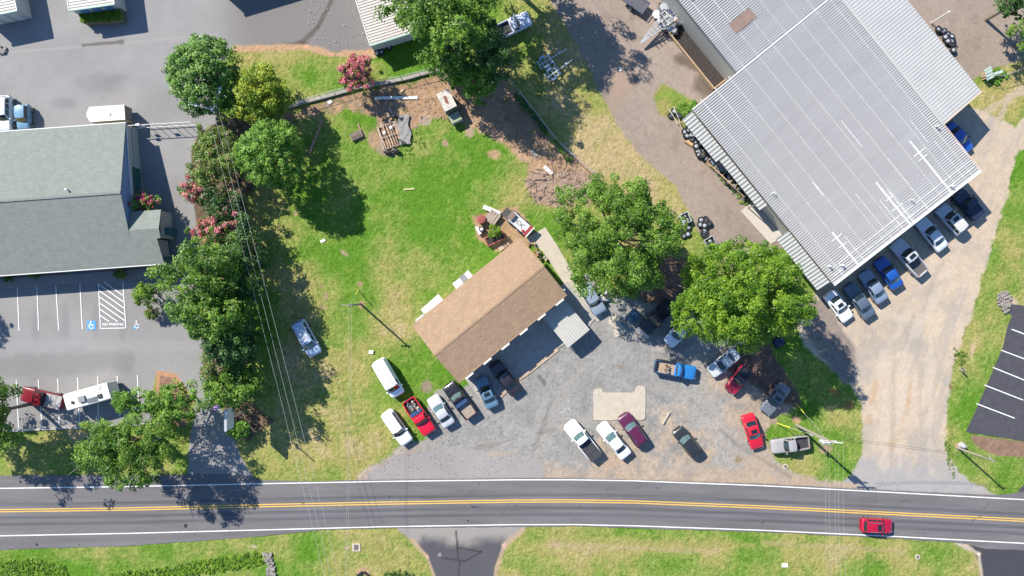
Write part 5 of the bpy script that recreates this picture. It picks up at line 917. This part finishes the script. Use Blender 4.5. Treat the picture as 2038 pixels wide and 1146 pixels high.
for px_, py_, dx, dy, lb in ((1583, 801, 1.9, -2.1, 'yellow sleeved guy wire at the edge of the tree shade'), (1546, 842, 1.8, -.45, 'yellow sleeved guy wire beside the red sedan'), (713, 577, .12, -1.75, 'yellow sleeved guy wire on the middle lawn')):
    g_ = G(px_, py_); root = thing('guy_wire', lb, 'wire', (g_.x, g_.y, 0)); big = px_ > 1000; tp = (P2 if big else P1).location - g_; zt = 8.5 if big else 6.3
    d_ = Vector((tp.x, tp.y, zt)); MB().tube([(0, 0, 0), d_ * .3], .05, 6).build('guard', M_YGUY, root); MB().tube([d_ * .3, d_], .018, 5).build('cable', M_WIRE, root)
def wire(pts, label, r_=.028, sag=.5, mat=M_WIRE, group=None):
    P = []
    for a, b_ in zip(pts, pts[1:]):
        for k in range(12): t_ = k / 12; q = a.lerp(b_, t_); q.z -= sag * 4 * t_ * (1 - t_); P.append(q)
    P.append(pts[-1]); m = MB(); m.tube(P, r_, 5); return tag(m.build('overhead_wire', mat), label, 'wire', group)
HW = 'three power lines along the hedge row'
for (x0, y0), (x1, y1) in (((412, 222), (655, 1185)), ((425, 222), (668, 1185)), ((436, 222), (684, 1185))): wire([G(x0, y0, 6.4), G(x1, y1, 7.4)], 'long pale power line running from the twin lamp pole across the road', .015, .35, group=HW)
for dx in (0, 6): wire([G(694 + dx, 604, 6.85), G(686 + dx * .6, 1180, 7.2)], 'thin wire from the middle lawn pole across the road', .011, .4, group='wires from the middle lawn pole')
wire([G(720, 604, 6.3), G(862, 606, 3.6)], 'service drop from the lawn pole to the garage eave', .015, .25, M_WIRED)
for k, dx in enumerate((-16, -9, 2, 9, 18)): wire([G(1661 + dx, 876, 10.1), G(1668 + dx * 1.1, 1230, 10.3)], 'power line crossing the road from the transformer pole', .008, .5, group='lines crossing the road by the grass point')
for k in (0, 4): wire([G(1678, 872 + k, 10), G(1966, 911 + k, 6.4)], 'cable strung from the transformer pole to the short pole', .018, .5, M_WIRED, group='cables to the short pole')
wire([G(1972, 914, 6.4), G(2200, 950, 6.6)], 'cable running on past the short pole', .018, .3, M_WIRED)
# pole sign by the lot entrance
g_ = G(487, 819); sg = thing('pole_sign', 'tall pole sign with a blank white panel by the lot entrance', 'sign', (g_.x, g_.y, 0)); MB().tube([(0, 0, -.1), (0, 0, 6.0)], .09, 8).build('post', M_GALV, sg)
MB().box((0, 0, 4.9), (.26, 2.6, 2.2)).build('sign_panel', pm('sign_white', (.55, .55, .52), .5), sg); MB().box((0, 0, 6.02), (.32, 2.7, .06)).build('sign_cap', M_GALV, sg)
def small_sign(px_, py_, h, label, w_=.5):
    g_ = G(px_, py_); r = thing('road_sign', label, 'sign', (g_.x, g_.y, 0)); MB().box((0, 0, h / 2), (.07, .07, h)).build('post', M_GALV, r); MB().box((.05, 0, h - .3), (.05, w_, .6), .4).build('sign_plate', pm('sign_back', (.1, .1, .11), .6), r)
small_sign(1908, 735, 1.2, 'little dark sign on the grass strip by the dirt driveway')
g_ = G(1913, 886); r = thing('utility_pedestal', 'round grey utility pedestal by the short pole', 'pedestal', (g_.x, g_.y, 0)); MB().lathe((0, 0, 0), [(.3, 0), (.3, .6), (.22, .75), (.05, .8)], 14).build('cap', M_GALV, r, 40); MB().lathe((0, 0, -.02), [(.42, 0), (.42, .06), (.3, .08)], 14).build('base_ring', M_KERB, r)
def fence(pts, h, label, step=2.4, name='chain_link_fence', slats=False):
    W_ = GG(pts); c = W_[0]; r = thing(name, label, 'fence', (c.x, c.y, 0)); tot = 0
    for a, b_ in zip(W_, W_[1:]):
        d = b_ - a; n = max(1, round(d.length / step)); a0 = a - c
        for k in range(n + 1): MB().tube([a0 + d * k / n, a0 + d * k / n + Vector((0, 0, h + .05))], .035, 6).build('post', M_GALV, r)
        MB().tube([a0 + Vector((0, 0, h)), a0 + d + Vector((0, 0, h))], .028, 6).build('top_rail', M_GALV, r)
        m = MB(); L = d.length; u = d.normalized(); k = 0.
        while k < L:
            for s in (1, -1):
                x0, x1 = (k, k + h) if s > 0 else (k + h, k); z1 = h
                if max(x0, x1) <= L: m.tube([a0 + u * x0 + Vector((0, 0, .03)), a0 + u * x1 + Vector((0, 0, z1))], .006, 3, False)
            k += .3
        if m.v: o = m.build('wire_mesh', M_GALV, r); o['kind'] = 'stuff'
fence([(1004, 152), (1030, 182), (1068, 232), (1110, 285), (1150, 322), (1182, 348)], 1.5, 'chain link fence climbing with vines behind the dirt strip')
fence([(572, 214), (640, 194), (720, 172), (800, 158), (869, 140)], 1.4, 'chain link fence on top of the low block wall', 2.2)
fence([(1948, 152), (1975, 158), (2005, 150), (2060, 125), (2120, 100)], 1.6, 'chain link fence at the corner of the gravel yard', 2.2)
M_BLOCK = pm('block_grey', (.30, .265, .24), .9, var=.15, scale=3)
W_ = GG([(566, 216), (600, 205), (640, 195), (680, 184), (720, 173), (760, 166), (800, 159), (836, 149), (872, 139)]); lw = thing('low_block_wall', 'low grey block wall holding the grass bank', 'wall', (W_[0].x, W_[0].y, 0)); meb = None
for a, b_ in zip(W_, W_[1:]):
    d = b_ - a; n = max(1, int(d.length / .8))
    for k in range(n):
        m = a + d * (k + .5) / n - W_[0]; MB().box((m.x + rnd.uniform(-.02, .02), m.y + rnd.uniform(-.02, .02), .16), (d.length / n - .02, .42, .34 + rnd.uniform(-.02, .02)), math.atan2(d.y, d.x) + rnd.uniform(-.02, .02)).build('block', M_BLOCK, lw)
# gate behind the office
a, b_ = G(270, 256), G(392, 249); d = b_ - a; r = thing('driveway_gate', 'long white tubular gate with two sign plates beside the office', 'gate', (a.x, a.y, 0), math.atan2(d.y, d.x)); L = d.length; MGW = pm('gate_white', (.6, .6, .58), .5)
for z in (.25, 1.75): MB().tube([(0, 0, z), (L, 0, z)], .05, 6).build('rail', MGW, r)
for k in range(9): MB().tube([(L * k / 8, 0, .05), (L * k / 8, 0, 1.8)], .035, 6).build('upright', MGW, r)
for x in (.22, .55): MB().box((L * x, -.05, 1.2), (.6, .03, .45)).build('sign_plate', M_TRIM, r)
MB().box((L * .16, .02, 1.85), (.5, .25, .2)).build('gate_motor', M_TRIM, r)
# ------------------------------------------------------------------ wheels and tyres
mt = MB(); mt.lathe((0, 0, 0), [(.20, 0), (.30, 0), (.35, .06), (.35, .16), (.30, .21), (.22, .19), (.2, .1)], 18); ME_T2 = mt.mesh('tyre', 40); ME_T2.materials.append(M_TYRE)
mt = MB(); mt.lathe((0, 0, 0), [(.18, .05), (.18, .185), (.10, .19), (.05, .21)], 12); ME_R2 = mt.mesh('rim', 40); ME_R2.materials.append(pm('rim_bright', (.34, .36, .39), .35, var=.1))
mt = MB(); mt.lathe((0, 0, 0), [(.22, .05), (.22, .15), (.05, .14)], 12); ME_R3 = mt.mesh('rim_dark', 40); ME_R3.materials.append(pm('rim_dark', (.05, .055, .06), .4))
def tyre(px_, py_, z, label, group, k=0, rim=True, sc_=1.):
    g_ = G(px_, py_, z); o = link('car_wheel', ME_T2, None); o.location = g_; o.scale = (sc_ * 1.22,) * 3; tag(o, label, 'wheel', group); o.rotation_euler = ((rnd.random() - .5) * .25, (rnd.random() - .5) * .25, rnd.random() * 3)
    link('rim', ME_R2 if rim else ME_R3, None, o)
def stack(spots, n, label, group, sc_=1.):
    for i, (x, y) in enumerate(spots):
        for k in range(n): tyre(x + rnd.uniform(-1, 1), y + rnd.uniform(-1, 1), .05 + k * .23, label, group, k, rnd.random() < .6, sc_)
stack([(1341, 223), (1334, 231), (1350, 230)], 1, 'wheel leaning on the post rack at the metal building corner', 'wheels at the warehouse corner')
stack([(1362, 262), (1371, 253), (1374, 265), (1366, 271), (1378, 277), (1386, 284)], 2, 'wheel in the first pile under the lean-to', 'wheels of the first lean-to pile')
stack([(1388, 301), (1394, 293), (1399, 300), (1391, 307), (1395, 290), (1400, 296), (1410, 309), (1403, 316)], 2, 'wheel in the dense pile under the lean-to', 'wheels of the dense lean-to pile')
stack([(1442, 348), (1454, 342), (1458, 352), (1457, 364), (1467, 367), (1476, 376), (1464, 356)], 2, 'wheel in the timber rack under the lean-to', 'wheels in the timber rack')
stack([(1381, 268), (1369, 259), (1384, 291), (1392, 285), (1408, 302), (1416, 318), (1398, 309)], 3, 'dark wheel stacked high along the lean-to eave', 'tall wheel stacks by the lean-to')
stack([(1450, 352), (1462, 370), (1470, 375), (1448, 362), (1484, 384), (1490, 388)], 3, 'wheel piled at the ramp end of the lean-to', 'wheel stacks at the ramp end')
stack([(1362, 429), (1358, 435), (1366, 437), (1362, 441)], 2, 'wheel in the pale bin on the shaded grass', 'wheels in the pale bin')
stack([(1395, 438), (1404, 437), (1411, 444), (1392, 447), (1401, 448), (1400, 459), (1399, 465)], 2, 'wheel in the loose heap beside the gravel drive', 'wheels in the loose heap')
stack([(1357, 462), (1368, 465), (1360, 470), (1370, 453)], 1, 'wheel lying on the grass under the shade tree', 'wheels lying under the shade tree')
stack([(1412, 480), (1415, 486), (1420, 497), (1426, 499)], 2, 'wheel in the crate below the drive', 'wheels in the crate')
stack([(1866, 58), (1877, 63), (1885, 69), (1880, 75), (1892, 74), (1886, 82), (1894, 82), (1892, 88), (1896, 100)], 2, 'white rimmed wheel stacked behind the metal building', 'wheels behind the metal building')
for px_, py_, lb in ((760, 104, 'black wheel leaning on the storage shed corner'), (751, 105, 'dark wheel at the foot of the storage shed'), (775, 95, 'tyre in the shed shadow')): tyre(px_, py_, .05, lb, None)
tyre(1413, -2, .9, 'spare wheel lying beside the flatbed trailer', None) if False else None
def crate(px_, py_, w_, l_, h, rz, label, mat, name='storage_bin'):
    g_ = G(px_, py_); r = thing(name, label, 'bin', (g_.x, g_.y, 0), rz)
    for s in (-1, 1): MB().box((s * w_ / 2, 0, h / 2), (.06, l_ + .06, h)).build('side_panel', mat, r); MB().box((0, s * l_ / 2, h / 2), (w_ - .06, .06, h)).build('end_panel', mat, r)
    MB().box((0, 0, .04), (w_, l_, .05)).build('bottom', mat, r)
M_BIN = pm('bin_pale', (.42, .47, .52), .5, var=.1)
crate(1362, 435, 1.15, 1.3, .75, .45, 'pale blue plastic bin filled with wheels', M_BIN); crate(1412, 483, 1.2, 1.3, .7, .5, 'pale grey crate of wheels beside the drive', pm('bin_grey', (.34, .36, .37), .5)); crate(1397, 295, 1.4, 1.4, .7, .6, 'grey tote of wheels under the lean-to', pm('bin_grey', (.34, .36, .37), .5)); crate(1420, 498, 1.2, 1.0, .5, .4, 'low pale tray of wheels by the drive', M_BIN)
junk(((1364, 250), (1412, 306), 1.0), .3, 30, 53, 'mixed steel equipment lined up along the lean-to', [M_GALV, M_BLK, MX[1], M_CHROME, MX[0]], 'steel_equipment', .55)
junk(((1420, 322), (1448, 350), 1.2), .2, 22, 51, 'dark machine parts heaped in the timber rack', [M_BLK, MX[1], M_BLK, MX[0], pm('blue_grey_part', (.25, .29, .36), .4)], 'machine_parts', .55)
junk(((1478, 384), (1492, 398), 1.0), .1, 12, 52, 'dark oddments at the foot of the concrete ramp', [M_BLK, MX[1], M_GALV], 'machine_parts', .5)
# timber rack under lean-to
r, L = long_thing('timber_rack', 'open timber rack beside the lean-to', 'rack', (1416, 312), (1490, 382), .8)
for y in (-.9, .9):
    for z in (.2, .9): MB().bar((-.5 * L, y, z), (.5 * L, y, z), .12).build('rail', M_TIM, r)
for k in range(6): MB().bar((-.5 * L + L * k / 5, -.9, .95), (-.5 * L + L * k / 5, .9, .95), .10).build('crossbar', M_TIM, r)
for k in range(12): MB().box((.28 * L + .18 * k - .9, rnd.uniform(-.3, .3), 1.0), (.1, 1.1, .1), rnd.uniform(-.05, .05)).build('engine_part', pm('blue_grey_part', (.25, .29, .36), .4), r)
r, L = long_thing('wooden_post_stack', 'sheet of ply and posts by the first wheel pile', 'timber', (1369, 276), (1388, 288), .3); MB().box((0, 0, .3), (1.5, .9, .05)).build('ply_sheet', pm('ply', (.5, .30, .14), .8), r)
for y in (-.5, .5): MB().bar((-1.3, y, .2), (1.1, y, .2), .1).build('post', M_TIM, r)
r, L = long_thing('leaning_post', 'pair of weathered posts below the corner wheels', 'timber', (1336, 214), (1352, 246), .2)
for y in (-.15, .2): MB().bar((-.5 * L, y, .2), (.5 * L, y * 2, .3), .09).build('post', pm('pale_post', (.45, .42, .33), .8), r)
# scrap frames pile
junk(((1318, 50), (1345, 22), 3.2), .1, 60, 21, 'tall tangled heap of galvanised trailer frames', [M_GALV, M_CHROME, MX[0], MX[2], M_GALV], 'scrap_frame_heap', 1.3)
r, L = long_thing('trailer_tongue', 'long pointed trailer frame sticking out of the scrap heap', 'frame', (1275, 85), (1345, 20), .9)
for y in (-.9, -.35, .35, .9): MB().bar((.5 * L, y * .05, .75), (-.3 * L, y, 1.2), .11).build('frame_bar', M_GALV, r)
for k in range(7): MB().bar((-.3 * L + k * .6, -.8 + k * .06, 1.25), (-.25 * L + k * .55, .85 - k * .06, 1.3), .10).build('cross_bar', M_GALV, r)
for k in range(10): MB().tube([(rnd.uniform(-3.2, .4), rnd.uniform(-1, 1), 1.2), (rnd.uniform(-3.2, .6), rnd.uniform(-1.2, 1.2), rnd.uniform(1.4, 2.1))], .05, 6).build('loose_tube', rnd.choice([M_GALV, MX[0], M_CHROME]), r)
# yard litter, boards, barrels
def board(a, b_, wd, label, mat, z=.08, th=.06, name='plank'):
    A, B = G(*a, z), G(*b_, z); d = B - A; o = MB().box((0, 0, 0), (d.length, wd, th)).build(name, mat); o.location = (A + B) / 2; o.location.z = z; o.rotation_euler = (0, 0, math.atan2(d.y, d.x)); return tag(o, label, 'board')
MWB = pm('white_board', (.66, .65, .6), .7, var=.12, scale=3); MGB = pm('grey_board', (.30, .24, .19), .85, var=.25, scale=3, stretch=(1, 6, 1)); MBR = pm('brown_board', (.30, .19, .12), .85, var=.2)
board((746, 195), (831, 194), .38, 'long white board lying near the pink crape myrtle', MWB); board((962, 411), (995, 425), .55, 'white trough lid leading to the flatbed machine trailer', MWB, .4); board((1083, 331), (1099, 346), .45, 'short white plank on the brush covered dirt', MWB); board((1057, 299), (1068, 311), .4, 'printed pale board on the dirt strip', pm('pale_print', (.5, .45, .32), .8, var=.4, scale=6)); board((1318, 844), (1332, 820), .28, 'concrete wheel stop lying loose in the gravel lot', M_CONC, .1, .16, 'wheel_stop')
board((616, 304), (641, 240), .30, 'weathered log lying in the tree shadow', MBR, .12, .2, 'log'); board((948, 451), (956, 466), .4, 'white box lid by the blue drum', MWB, .3, .4, 'white_box'); board((638, 481), (647, 477), .35, 'small white sheet lying on the lawn', MWB, .06, .03, 'white_sheet'); board((734, 700), (743, 701), .45, 'pale stone lying on the lawn by the cargo van', MWB, .1, .15, 'stone'); board((803, 377), (825, 375), .25, 'greyish plank lying in the back lawn', pm('plank_faded', (.36, .36, .16), .85), .05)
board((796, 188), (802, 176), .3, 'tan offcut board beside the long white board', pm('tan_board', (.45, .33, .2), .8)); board((652, 205), (660, 201), .4, 'pale rag of cardboard at the dirt edge', MWB, .05, .03, 'cardboard'); board((1556, 1125), (1568, 1125), .5, 'white valve plate lying in the verge', MWB, .05, .04, 'valve_plate'); board((1233, 134), (1236, 141), .3, 'pale scrap of wood on the gravel yard', MWB, .04, .04, 'wood_scrap')
r, L = long_thing('pallet', 'broken wooden pallet with open slats', 'pallet', (768, 247), (783, 291), .3)
for k in range(7): MB().bar((-.5 * L, -1.05 + k * .35, .26 + .02 * (k % 2)), (.5 * L, -1.0 + k * .34 + rnd.uniform(-.12, .12), .26), .10, .06).build('slat', rnd.choice([MGB, MBR, pm('slat_pale', (.45, .33, .24), .85)]), r)
for x in (-.5, 0, .5): MB().bar((x * L, -1.3, .16), (x * L, 1.3, .16), .12, .10).build('runner', MGB, r)
for y in (-1.4, 1.35): MB().bar((-.55 * L, y, .12), (.5 * L, y * .9, .12), .22, .10).build('side_plank', MGB, r)
r, L = long_thing('tarp_heap', 'grey tarpaulin and sheets beside the broken pallet', 'tarp', (800, 228), (808, 287), .3); M_TARP = pm('grey_tarp', (.20, .19, .18), .7, var=.3, scale=4, bump=.4)
rows = [[(x, y + .15 * math.sin(x * 3), .12 + .3 * abs(math.sin(x * 2.1 + y * 3)) * .6) for y in np.linspace(-.75, .7, 7)] for x in np.linspace(-.5 * L, .5 * L, 11)]; MB().grid(rows).build('sheet', M_TARP, r, 60)
MB().add([(-.5 * L, .9, .1), (-.2 * L, 1.3, .25), (-.48 * L, -.2, .5)], [(0, 1, 2)]).add([(.5 * L, 1.0, .1), (.42 * L, -.3, .1), (.35 * L, .3, .55)], [(0, 1, 2)]).build('folded_corner', pm('green_black', (.02, .035, .03), .6), r)
r, L = long_thing('wooden_crate', 'small slatted crate on the lawn', 'crate', (698, 274), (720, 264), .3)
for k in range(5): MB().box((0, -.4 + k * .2, .3), (1.5, .13, .06)).build('slat', pm('crate_dark', (.16, .12, .11), .85), r)
for s in (-1, 1): MB().box((s * .75, 0, .2), (.06, 1.0, .3)).build('side', MGB, r)
board((712, 246), (722, 268), .2, 'slim brown plank leaning by the slatted crate', MBR)
for px_, py_, lb in ((772, 303, 'black plastic barrel below the pallet'), (788, 301, 'black barrel with a dented end below the pallet')):
    g_ = G(px_, py_); r = thing('barrel', lb, 'barrel', (g_.x, g_.y, .3), -.35); m = MB(); m.tube([(-.45, 0, 0), (-.4, 0, 0), (.4, 0, 0), (.45, 0, 0)], [.26, .3, .3, .26], 14); m.build('drum', pm('black_drum', (.025, .023, .022), .5), r, 40)
g_ = G(958, 437); r = thing('burn_barrel', 'wide rust red drum with lid by the machine trailer', 'barrel', (g_.x, g_.y, 0)); MB().lathe((0, 0, 0), [(.5, 0), (.55, .1), (.55, .8), (.6, .82), (.6, .9), (.5, .93)], 20).build('drum', pm('rust_red', (.24, .06, .045), .7, var=.2), r, 40)
g_ = G(959, 457); r = thing('drum', 'dark drum with a white cap behind the planter', 'barrel', (g_.x, g_.y, 0)); MB().lathe((0, 0, 0), [(.35, 0), (.38, .4), (.35, .8)], 16).build('body', M_BLK, r, 40); MB().lathe((0, 0, .8), [(.2, 0), (.2, .08), (.1, .1)], 12).build('cap', M_TRIM, r)
r, L = long_thing('picnic_bench', 'grey plank bench between the rust red drum and the trailer', 'bench', (969, 433), (992, 432), .5); r.rotation_euler.z += .9
for k in range(4): MB().box((0, -.6 + k * .4, .6), (1.7, .33, .06)).build('plank', MGB, r)
for s in (-1, 1): MB().box((s * .6, 0, .28), (.1, 1.3, .56)).build('leg', MGB, r)
r, L = long_thing('planter_box', 'low brick red planter box against the garage corner', 'planter', (968, 482), (1002, 466), .3)
for s in (-1, 1): MB().box((0, s * .55, .3), (L, .12, .6)).build('side', pm('brick_red', (.32, .09, .07), .8, var=.15), r); MB().box((s * L / 2, 0, .3), (.12, 1.0, .6)).build('end', pm('brick_red', (.32, .09, .07), .8, var=.15), r)
MB().box((0, 0, .25), (L - .2, 1.0, .4)).build('soil', M_SOIL, r)
r, L = long_thing('wood_pile', 'row of small firewood logs behind the garage eave', 'wood pile', (994, 496), (1012, 484), .3)
for k in range(9): MB().tube([(-.7 + k * .17, -.25, .15 + .1 * (k % 2)), (-.7 + k * .17, .25, .15 + .1 * (k % 2))], .08, 7).build('log', rnd.choice([MBR, pm('log_pale', (.5, .38, .3), .85)]), r)
junk(((1050, 478), (1085, 520), .7), .1, 18, 33, 'row of rusty odds and ends along the garage gable', [MX[3], MX[2], MX[4], MX[1]], 'scrap_row', .4)
junk(((1190, 575), (1206, 600), 1.2), .15, 16, 34, 'black and silver tarpaulin bundle beside the slate grey wagon', [M_BLK, MX[0], MX[1], M_BLK], 'tarp_bundle', .9)
junk(((756, 262), (790, 226), 1.6), .05, 14, 35, 'scattered offcuts around the broken pallet', [MX[0], MX[4], MGB, MBR], 'offcut_scatter', .5)
g_ = G(1258, 628); r = thing('plastic_tank', 'dark blue plastic tub in the dappled shade', 'tub', (g_.x, g_.y, 0), .8); MB().prism(rpoly([(-.9, -.6), (.9, -.6), (.9, .6), (-.9, .6)], .25), 0, .9).build('shell', pm('tub_blue', (.015, .045, .085), .5), r); MB().prism(rpoly([(-.8, -.5), (.8, -.5), (.8, .5), (-.8, .5)], .2), .9, .93).build('lid', pm('tub_lid', (.02, .055, .10), .5), r)
g_ = G(1545, 680); r = thing('utility_cart', 'navy boxed cart on the shaded grass under the tree', 'cart', (g_.x, g_.y, 0), .6); MB().box((0, 0, .75), (1.3, 1.1, .9)).build('box', pm('navy_box', (.01, .012, .035), .4), r)
for s in (-1, 1): o = link('wheel', ME_TYRE, None, r, (0, s * .6, .335)); link('rim', ME_RIM, None, o, (0, 0, 0))
# upright pipe, bench frame, storm grate, rocks
g_ = G(1853, 46); r = thing('vent_stack', 'white upright pipe behind the metal building', 'pipe', (g_.x, g_.y, 0)); MB().tube([(0, 0, 0), (0, 0, 3.7)], .09, 8).build('pipe', M_TRIM, r); MB().lathe((0, 0, 3.7), [(.12, 0), (.12, .1), (.04, .14)], 8).build('cap', M_TRIM, r)
r, L = long_thing('metal_rack', 'pale green metal rack by the yard fence', 'rack', (1944, 154), (1990, 142), .8); MPG = pm('pale_green', (.34, .44, .40), .6)
for k in range(4): MB().box((-.1, -.7 + k * .4, .8), (1.0, .3, .06), .25).build('slat', MPG, r)
MB().box((-1.2, .1, .7), (1.6, .35, .12), .1).build('arm', MPG, r)
for s in (-1, 1): MB().box((s * .4, 0, .4), (.08, .9, .8)).build('leg', M_TIM, r)
g_ = G(709, 1089); r = thing('storm_drain', 'square iron storm drain set in concrete across the road', 'drain', (g_.x, g_.y, 0)); MB().box((0, 0, .02), (1.1, 1.05, .1)).build('surround', M_CONC, r)
for k in range(6): MB().box((-.25 + k * .1, 0, .08), (.05, .7, .04)).build('bar', pm('iron', (.09, .075, .06), .7), r)
for px_, py_, lb in ((1563, 928, 'small round valve cover at the tip of the grass point'), (1826, 1108, 'rusty valve cover in the far verge')):
    g_ = G(px_, py_); r = thing('valve_cover', lb, 'cover', (g_.x, g_.y, 0)); MB().lathe((0, 0, 0), [(.35, 0), (.35, .07), (.2, .08)], 12).build('ring', M_CONC, r); MB().lathe((0, 0, .07), [(.18, 0), (.18, .03)], 12).build('lid', pm('iron', (.09, .075, .06), .7), r)
def rocks(name, poly, n, s0, s1, cols, label, seed):
    r_ = random.Random(seed); q = np.array(poly); m = MB(); k = 0
    while k < n:
        x, y = r_.uniform(q[:, 0].min(), q[:, 0].max()), r_.uniform(q[:, 1].min(), q[:, 1].max())
        if psd(poly, np.array([x]), np.array([y]))[0] < 0: continue
        k += 1; c = G(x, y); s = r_.uniform(s0, s1); m.lathe((c.x, c.y, r_.uniform(0, .12)), [(s * .5, -.05), (s, .05 + s * .2), (s * .8, s * .7), (s * .3, s * .9)], r_.choice((5, 6, 7)))
    o = m.build(name, cols); tag(o, label, 'rocks', kind='stuff')
M_ROCK = pm('rock_grey', (.22, .195, .17), .9, var=.35, scale=2.5); rocks('rock_pile', [(1985, 585), (2000, 578), (2012, 590), (2012, 612), (2000, 625), (1984, 608)], 150, .08, .2, M_ROCK, 'heap of grey rocks at the car park flume', 3)
rocks('rock_spill', [(524, 1100), (540, 1098), (548, 1130), (548, 1160), (528, 1160), (532, 1130)], 170, .1, .2, M_ROCK, 'pale rocks spilling down the roadside ditch', 4)
rocks('rubble', [(0, 92), (14, 95), (14, 106), (0, 110)], 30, .1, .2, M_ROCK, 'rubble patch on the old asphalt', 5)
g_ = G(723, 1140); r = thing('low_bench', 'dark angled timber edging on the verge soil', 'timber', (g_.x, g_.y, 0)); MB().bar((-1.1, -.6, .15), (-.1, .2, .15), .22, .25).build('arm', M_BLK, r); MB().bar((1.1, -.6, .15), (.1, .2, .15), .22, .25).build('arm', M_BLK, r)
# brush heap
r_ = random.Random(9); g_ = G(1085, 365); br_ = thing('brush_heap', 'heap of cut grey branches on the bare dirt', 'branches', (g_.x, g_.y, 0)); mbk = pm('dry_branch', (.34, .25, .19), .9, var=.25)
for k in range(46):
    a = r_.uniform(0, 6.28); x, y = r_.uniform(-2.2, 2.6), r_.uniform(-2.4, 1.8); l = r_.uniform(.6, 2.2); z = r_.uniform(.05, .35); MB().tube([(x, y, z), (x + l * .5 * math.cos(a), y + l * .5 * math.sin(a), z + .12), (x + l * math.cos(a + .2), y + l * math.sin(a + .2), z)], [.05, .035, .015], 5).build('branch', mbk, br_)
# dry brush litter on the dirt strip and small stones on the lots
scatter('dry_litter', [(1010, 180), (1060, 240), (1175, 352), (1165, 395), (1080, 330), (1020, 280), (985, 240)], 260, .25, 6, .14, 'brown', 95, .05, 'dry brown leaf litter on the dirt strip')
scatter('dry_litter', [(600, 232), (700, 205), (860, 160), (900, 240), (800, 235), (700, 215)], 150, .25, 5, .14, 'brown', 96, .05, 'dry leaves and litter along the block wall')
rocks('loose_stones', [(720, 900), (860, 880), (1000, 760), (1130, 700), (1400, 690), (1520, 900), (1400, 945), (760, 945)], 900, .02, .05, pm('pebble', (.36, .34, .3), .9, var=.3), 'loose stones over the gravel lot', 6)
rocks('pale_specks', [(600, 0), (720, 0), (730, 95), (620, 95)], 60, .03, .06, MWB, 'white specks scattered on the asphalt by the storage shed', 7)
